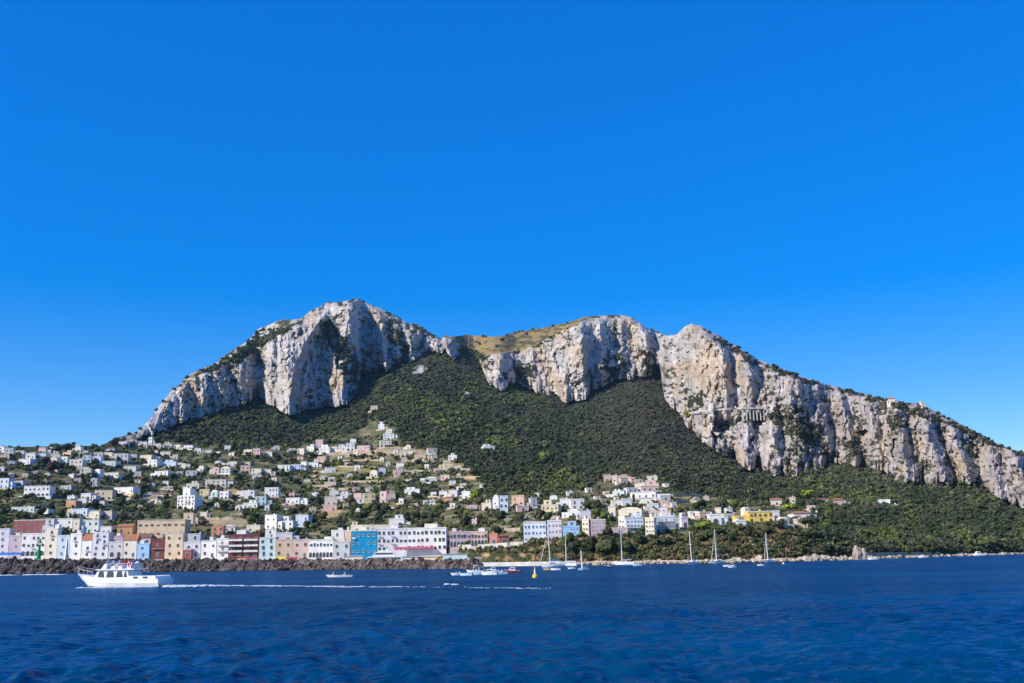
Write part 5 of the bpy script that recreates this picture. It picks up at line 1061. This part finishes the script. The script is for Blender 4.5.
# sailing boats
def sailboat(px, D, L, mh, yaw, label, lean=0.0, boom='bcan', hullm='gel', furl=True):
    r = place('sailboat', px, D, yaw, label, 'sailboat', 'sailing boats anchored off the shore'); r.rotation_euler = (0, lean, yaw)
    h, S_ = hull_child(r, L, L*.32, L*.115, L*.045, L*.12, m=hullm)
    z0 = L*.11; b = MB(); b.prism([(-L*.2, z0), (L*.18, z0), (L*.16, z0+L*.07), (-L*.12, z0+L*.06)], -L*.09, L*.09); c = child('cabin', b.mesh('cabin', M['gel']), r)
    b = MB(); b.box(-L*.1, L*.13, -L*.092, L*.092, z0+L*.025, z0+L*.05); child('window', b.mesh('window', M['navy']), c)
    mx = -L*.06; b = MB(); b.tube((mx,0,z0), (mx,0,mh),   .17, .13, 8); m_ = child('mast', b.mesh('mast', M['alu']), r)
    b = MB(); b.tube((mx-.9*mh/12,0,mh*.62), (mx,0,mh*.62), .03, n=5); b.tube((mx,-.8*mh/12,mh*.6), (mx,.8*mh/12,mh*.6), .05, n=5); child('spreader', b.mesh('spreader', M['alu']), m_)
    b = MB(); b.tube((mx,0,z0+L*.12), (L*.36,0,z0+L*.11), .07, n=6); child('boom', b.mesh('boom', M['alu']), r)
    b = MB(); b.tube((mx+.15,0,z0+L*.15), (L*.34,0,z0+L*.135), .2*L/9, .12*L/9, 8); child('furled_sail', b.mesh('furled_sail', M[boom]), r)
    if furl: b = MB(); b.tube((-L*.46,0,z0+L*.05), (mx-.1,0,mh*.95), .09, .04, 6); child('furled_jib', b.mesh('furled_jib', M['sail']), r)
    b = MB(); b.tube((mx,0,mh), (L*.48,0,z0), .018, n=4); b.tube((mx,0,mh), (mx,-L*.155,z0), .018, n=4); b.tube((mx,0,mh), (mx,L*.155,z0), .018, n=4); child('rigging', b.mesh('rigging', M['rail']), r)
sailboat(552, 335, 8.6, 12.0, .25, 'largest white sailboat, in front of the quay wall below the pale blue building', -.05); sailboat(567.5, 372, 7.6, 12.2, -.4, 'white sailboat with bare mast just right of the largest sailboat', 0, 'navy', furl=False)
sailboat(583, 250, 3.0, 4.6, .5, 'tiny white sailing dinghy with short mast left of the beach', -.05, 'sail', furl=False); sailboat(623.5, 372, 8.4, 12.8, -.3, 'white sailboat with tall mast below the mauve and blue houses', .0, 'navy', furl=False)
sailboat(692.5, 352, 6.6, 11.0, .9, 'white sailboat with leaning mast below the peach house', -.055, furl=False); sailboat(717.5, 355, 6.8, 11.6, .7, 'white sailboat with upright mast right of the leaning mast', -.01, 'navy'); sailboat(768.5, 368, 5.6, 10.4, .8, 'rightmost white sailboat, below the bright yellow house', -.01)
# small motor boats
def motorboat(px, D, L, yaw, label, m='gel', cabin=False, canopy=None, name='motorboat'):
    r = place(name, px, D, yaw, label, 'boat', 'small boats moored off the shore'); h, S_ = hull_child(r, L, L*.36, L*.13, L*.06, L*.1, m=m); z0 = L*.12
    b = MB(); b.add([(-L*.14,-L*.13,z0),(-L*.14,L*.13,z0),(-L*.04,L*.12,z0+L*.12),(-L*.04,-L*.12,z0+L*.12),(-L*.12,-L*.13,z0),(-L*.12,L*.13,z0),(-L*.02,L*.12,z0+L*.12),(-L*.02,-L*.12,z0+L*.12)], [(0,1,2,3),(7,6,5,4),(0,3,7,4),(1,5,6,2),(2,6,7,3)]); child('windscreen', b.mesh('windscreen', M['gelb']), r)
    b = MB(); b.box(L*.05, L*.16, -L*.1, L*.1, z0-.05, z0+L*.06); b.box(L*.16, L*.19, -L*.1, L*.1, z0-.05, z0+L*.13); child('seat', b.mesh('seat', M['gel']), r)
    b = MB(); b.prism([(L*.49, z0-L*.12), (L*.54, z0-L*.12), (L*.56, z0+L*.08), (L*.47, z0+L*.08)], -L*.035, L*.035); child('outboard', b.mesh('outboard', M['navy']), r)
    if cabin: b = MB(); b.prism([(-L*.2, z0), (L*.2, z0), (L*.17, z0+L*.22), (-L*.1, z0+L*.22)], -L*.12, L*.12); c = child('cabin', b.mesh('cabin', M['gel']), r); b = MB(); b.box(-L*.1, L*.14, -L*.125, L*.125, z0+L*.1, z0+L*.18); child('window', b.mesh('window', M['glass']), c)
    if canopy:
        b = MB(); b.box(-L*.05, L*.3, -L*.15, L*.15, z0+L*.32, z0+L*.34); c = child('canopy', b.mesh('canopy', M[canopy]), r); b = MB()
        for x in (-L*.03, L*.28):
            for y in (-L*.13, L*.13): b.tube((x, y, z0-.03), (x, y, z0+L*.32), .025, n=5)
        child('canopy_frame', b.mesh('canopy_frame', M['alu']), c)
M['dred'] = mat('dark red paint', (.20,.035,.035), .4)
MBS = [(457,203,2.6,.3,'leftmost white motorboat of the cluster off the breakwater end','gel',0,None),(466,196,2.6,-.2,'second white boat from left in the cluster off the breakwater end','gelb',0,None),(474,236,3.6,.1,'white boat with small canopy at the back of the moored cluster','gel',0,'wcan'),(480,206,3.4,.2,'pale boat with blue canopy in the middle of the moored cluster','gelb',0,'bcan'),(489,200,3.2,-.1,'white cabin boat in the front of the moored cluster','gel',1,None),(499,204,3.4,.15,'pale blue boat on the right front of the moored cluster','gelb',0,None),(493,245,3.0,.2,'white cabin boat at the back right of the moored cluster','gel',1,None),(512,222,3.6,.05,'dark red hulled cabin boat right of the moored cluster','dred',1,None),
 (547,262,2.0,.2,'small yellow hulled boat in front of the largest sailboat','yel',0,None),(555.5,258,2.5,.0,'small white boat right of the yellow hulled boat','gel',0,None),(571.5,275,2.2,.3,'small white boat below the second mast','gel',0,None),(608,300,2.6,.1,'dark navy dinghy left of the tall mast at centre right','navy',0,None),(637,330,3.0,.1,'white and blue boat right of the tall mast at centre right','gelb',0,None),(727,262,2.2,.2,'left one of two white boats off the leaning masts','gel',0,None),(732,240,2.2,.4,'right one of two white boats off the leaning masts','gel',0,'wcan'),(760.5,270,1.9,.2,'small white boat left of the rightmost sailboat','gel',0,None),(783.5,290,1.6,.9,'tiny upright white cabin boat right of the rightmost sailboat','gel',1,None),(872,410,3.8,.1,'white boat at the foot of the pale rock stack','gel',0,None),(922,470,4.4,.1,'white boat close to the right hand shore','gel',0,None),(978,545,6.5,.1,'white boat moored farthest right along the shore','gel',1,None),(781,372,2.2,.1,'small red boat under the right hand earthen cliff','redp',0,None),(596,385,2.6,.1,'orange boat pulled near the beach right of the tiny sailing dinghy','yel',0,None)]
for px, D, L, yw, lab, m, cb_, cn in MBS: motorboat(px, D, L, yw, lab, m, bool(cb_), cn)
# rowing skiff with two people
r = place('rowing_boat', 339, 205, .05, 'white open rowing boat with two people off the breakwater', 'boat'); hull_child(r, 5.3, 1.3, .34, .18, .4, draft=.15); b = MB()
for x in (-1.2, 1.0): b.box(x, x+.3, -.5, .5, .3, .36)
child('thwart', b.mesh('thwart', M['teak']), r)
for lab, x in (('person in white shirt seated in the bow of the rowing boat', -1.3), ('person in pale shirt seated in the stern of the rowing boat', 1.0)): person(lab, Matrix.Translation(r.location) @ Matrix.Rotation(.05, 4, 'Z') @ Vector((x+.2, 0, .36)), .05-PI/2, 'swht', 'swht')
# yellow buoy
D = 164; r = place('buoy', 535, D, 0, 'yellow marker buoy with pale conical top floating at centre', 'buoy'); b = MB(); b.lathe([(.3,-.3),(.42,0),(.42,.35),(.2,.5)], 14); child('float', b.mesh('float', M['yel']), r); b = MB(); b.lathe([(.19,.5),(.13,1.1),(.05,1.62)], 10); child('topmark', b.mesh('topmark', WM['C']), r)

# ------------------------------------------------------------------ foam
def foam(name, pts, n, wid, hgt, label, taper=True, length=(.6, 2.4)):
    a = np.array([[V(px, float(py_of(np.array(float(px)), D_, 0)), D_).x, D_] for px, D_ in pts]); sl_ = np.r_[0, np.cumsum(np.hypot(*np.diff(a, axis=0).T))]; VS, FS, n_ = [], [], 0
    for i in range(n):
        u = rng.random()**(1.7 if taper else 1); s = u*sl_[-1]; x = np.interp(s, sl_, a[:, 0]); y = np.interp(s, sl_, a[:, 1]); k_ = (1-u*.75) if taper else 1
        if fbm(s/7, 0, 3.0, 2) < .02 and rng.random() < .85: continue
        x += rng.normal(0, .5); y += rng.normal(0, wid)*(.5+u)
        L_ = rng.uniform(*length)*k_; v = ICO1[0]*(1+.25*rng.normal(size=(len(ICO1[0]), 1)))*np.array([L_, rng.uniform(.3, .8), hgt*k_*rng.uniform(.4, 1.2)]); VS.append(v+np.array([x, y, seaz(x, y)])); FS.append(ICO1[1]+n_); n_ += len(v)
    o = bpy.data.objects.new(name, np_mesh(name, np.concatenate(VS), np.concatenate(FS), [M['foam']])); link(o); tag(o, label, 'foam', None, 'stuff')
M['foam'] = mat('white foam', (.58,.63,.68), .9, .1, 2.0, .1)
foam('wake', [(173,145),(200,145),(235,144),(300,135),(360,126),(430,117),(500,110),(545,106)], 800, .8, .085, 'broken white wake trailing right behind the motor cruiser', True, (.15, .8))
foam('wake_foam', [(172,146.5),(185,145.5),(255,143)], 420, .7, .20, 'churned white foam close behind the stern of the motor cruiser', True, (.2, .8))
foam('bow_wave', [(84,149),(110,147),(150,145.6),(172,145)], 110, .2, .10, 'thin white bow wave along the side of the motor cruiser', False, (.2, .7))
foam('breaking_foam', [(-30,430),(10,425),(50,415),(62,405)], 60, 1.5, .26, 'white foam line at the foot of the breakwater on the left', False, (.8, 2.6))
foam('crest_foam', [(447,128),(454,126),(461,127)], 16, .4, .12, 'small white splash alone on the water below the moored cluster', False, (.2, .5))
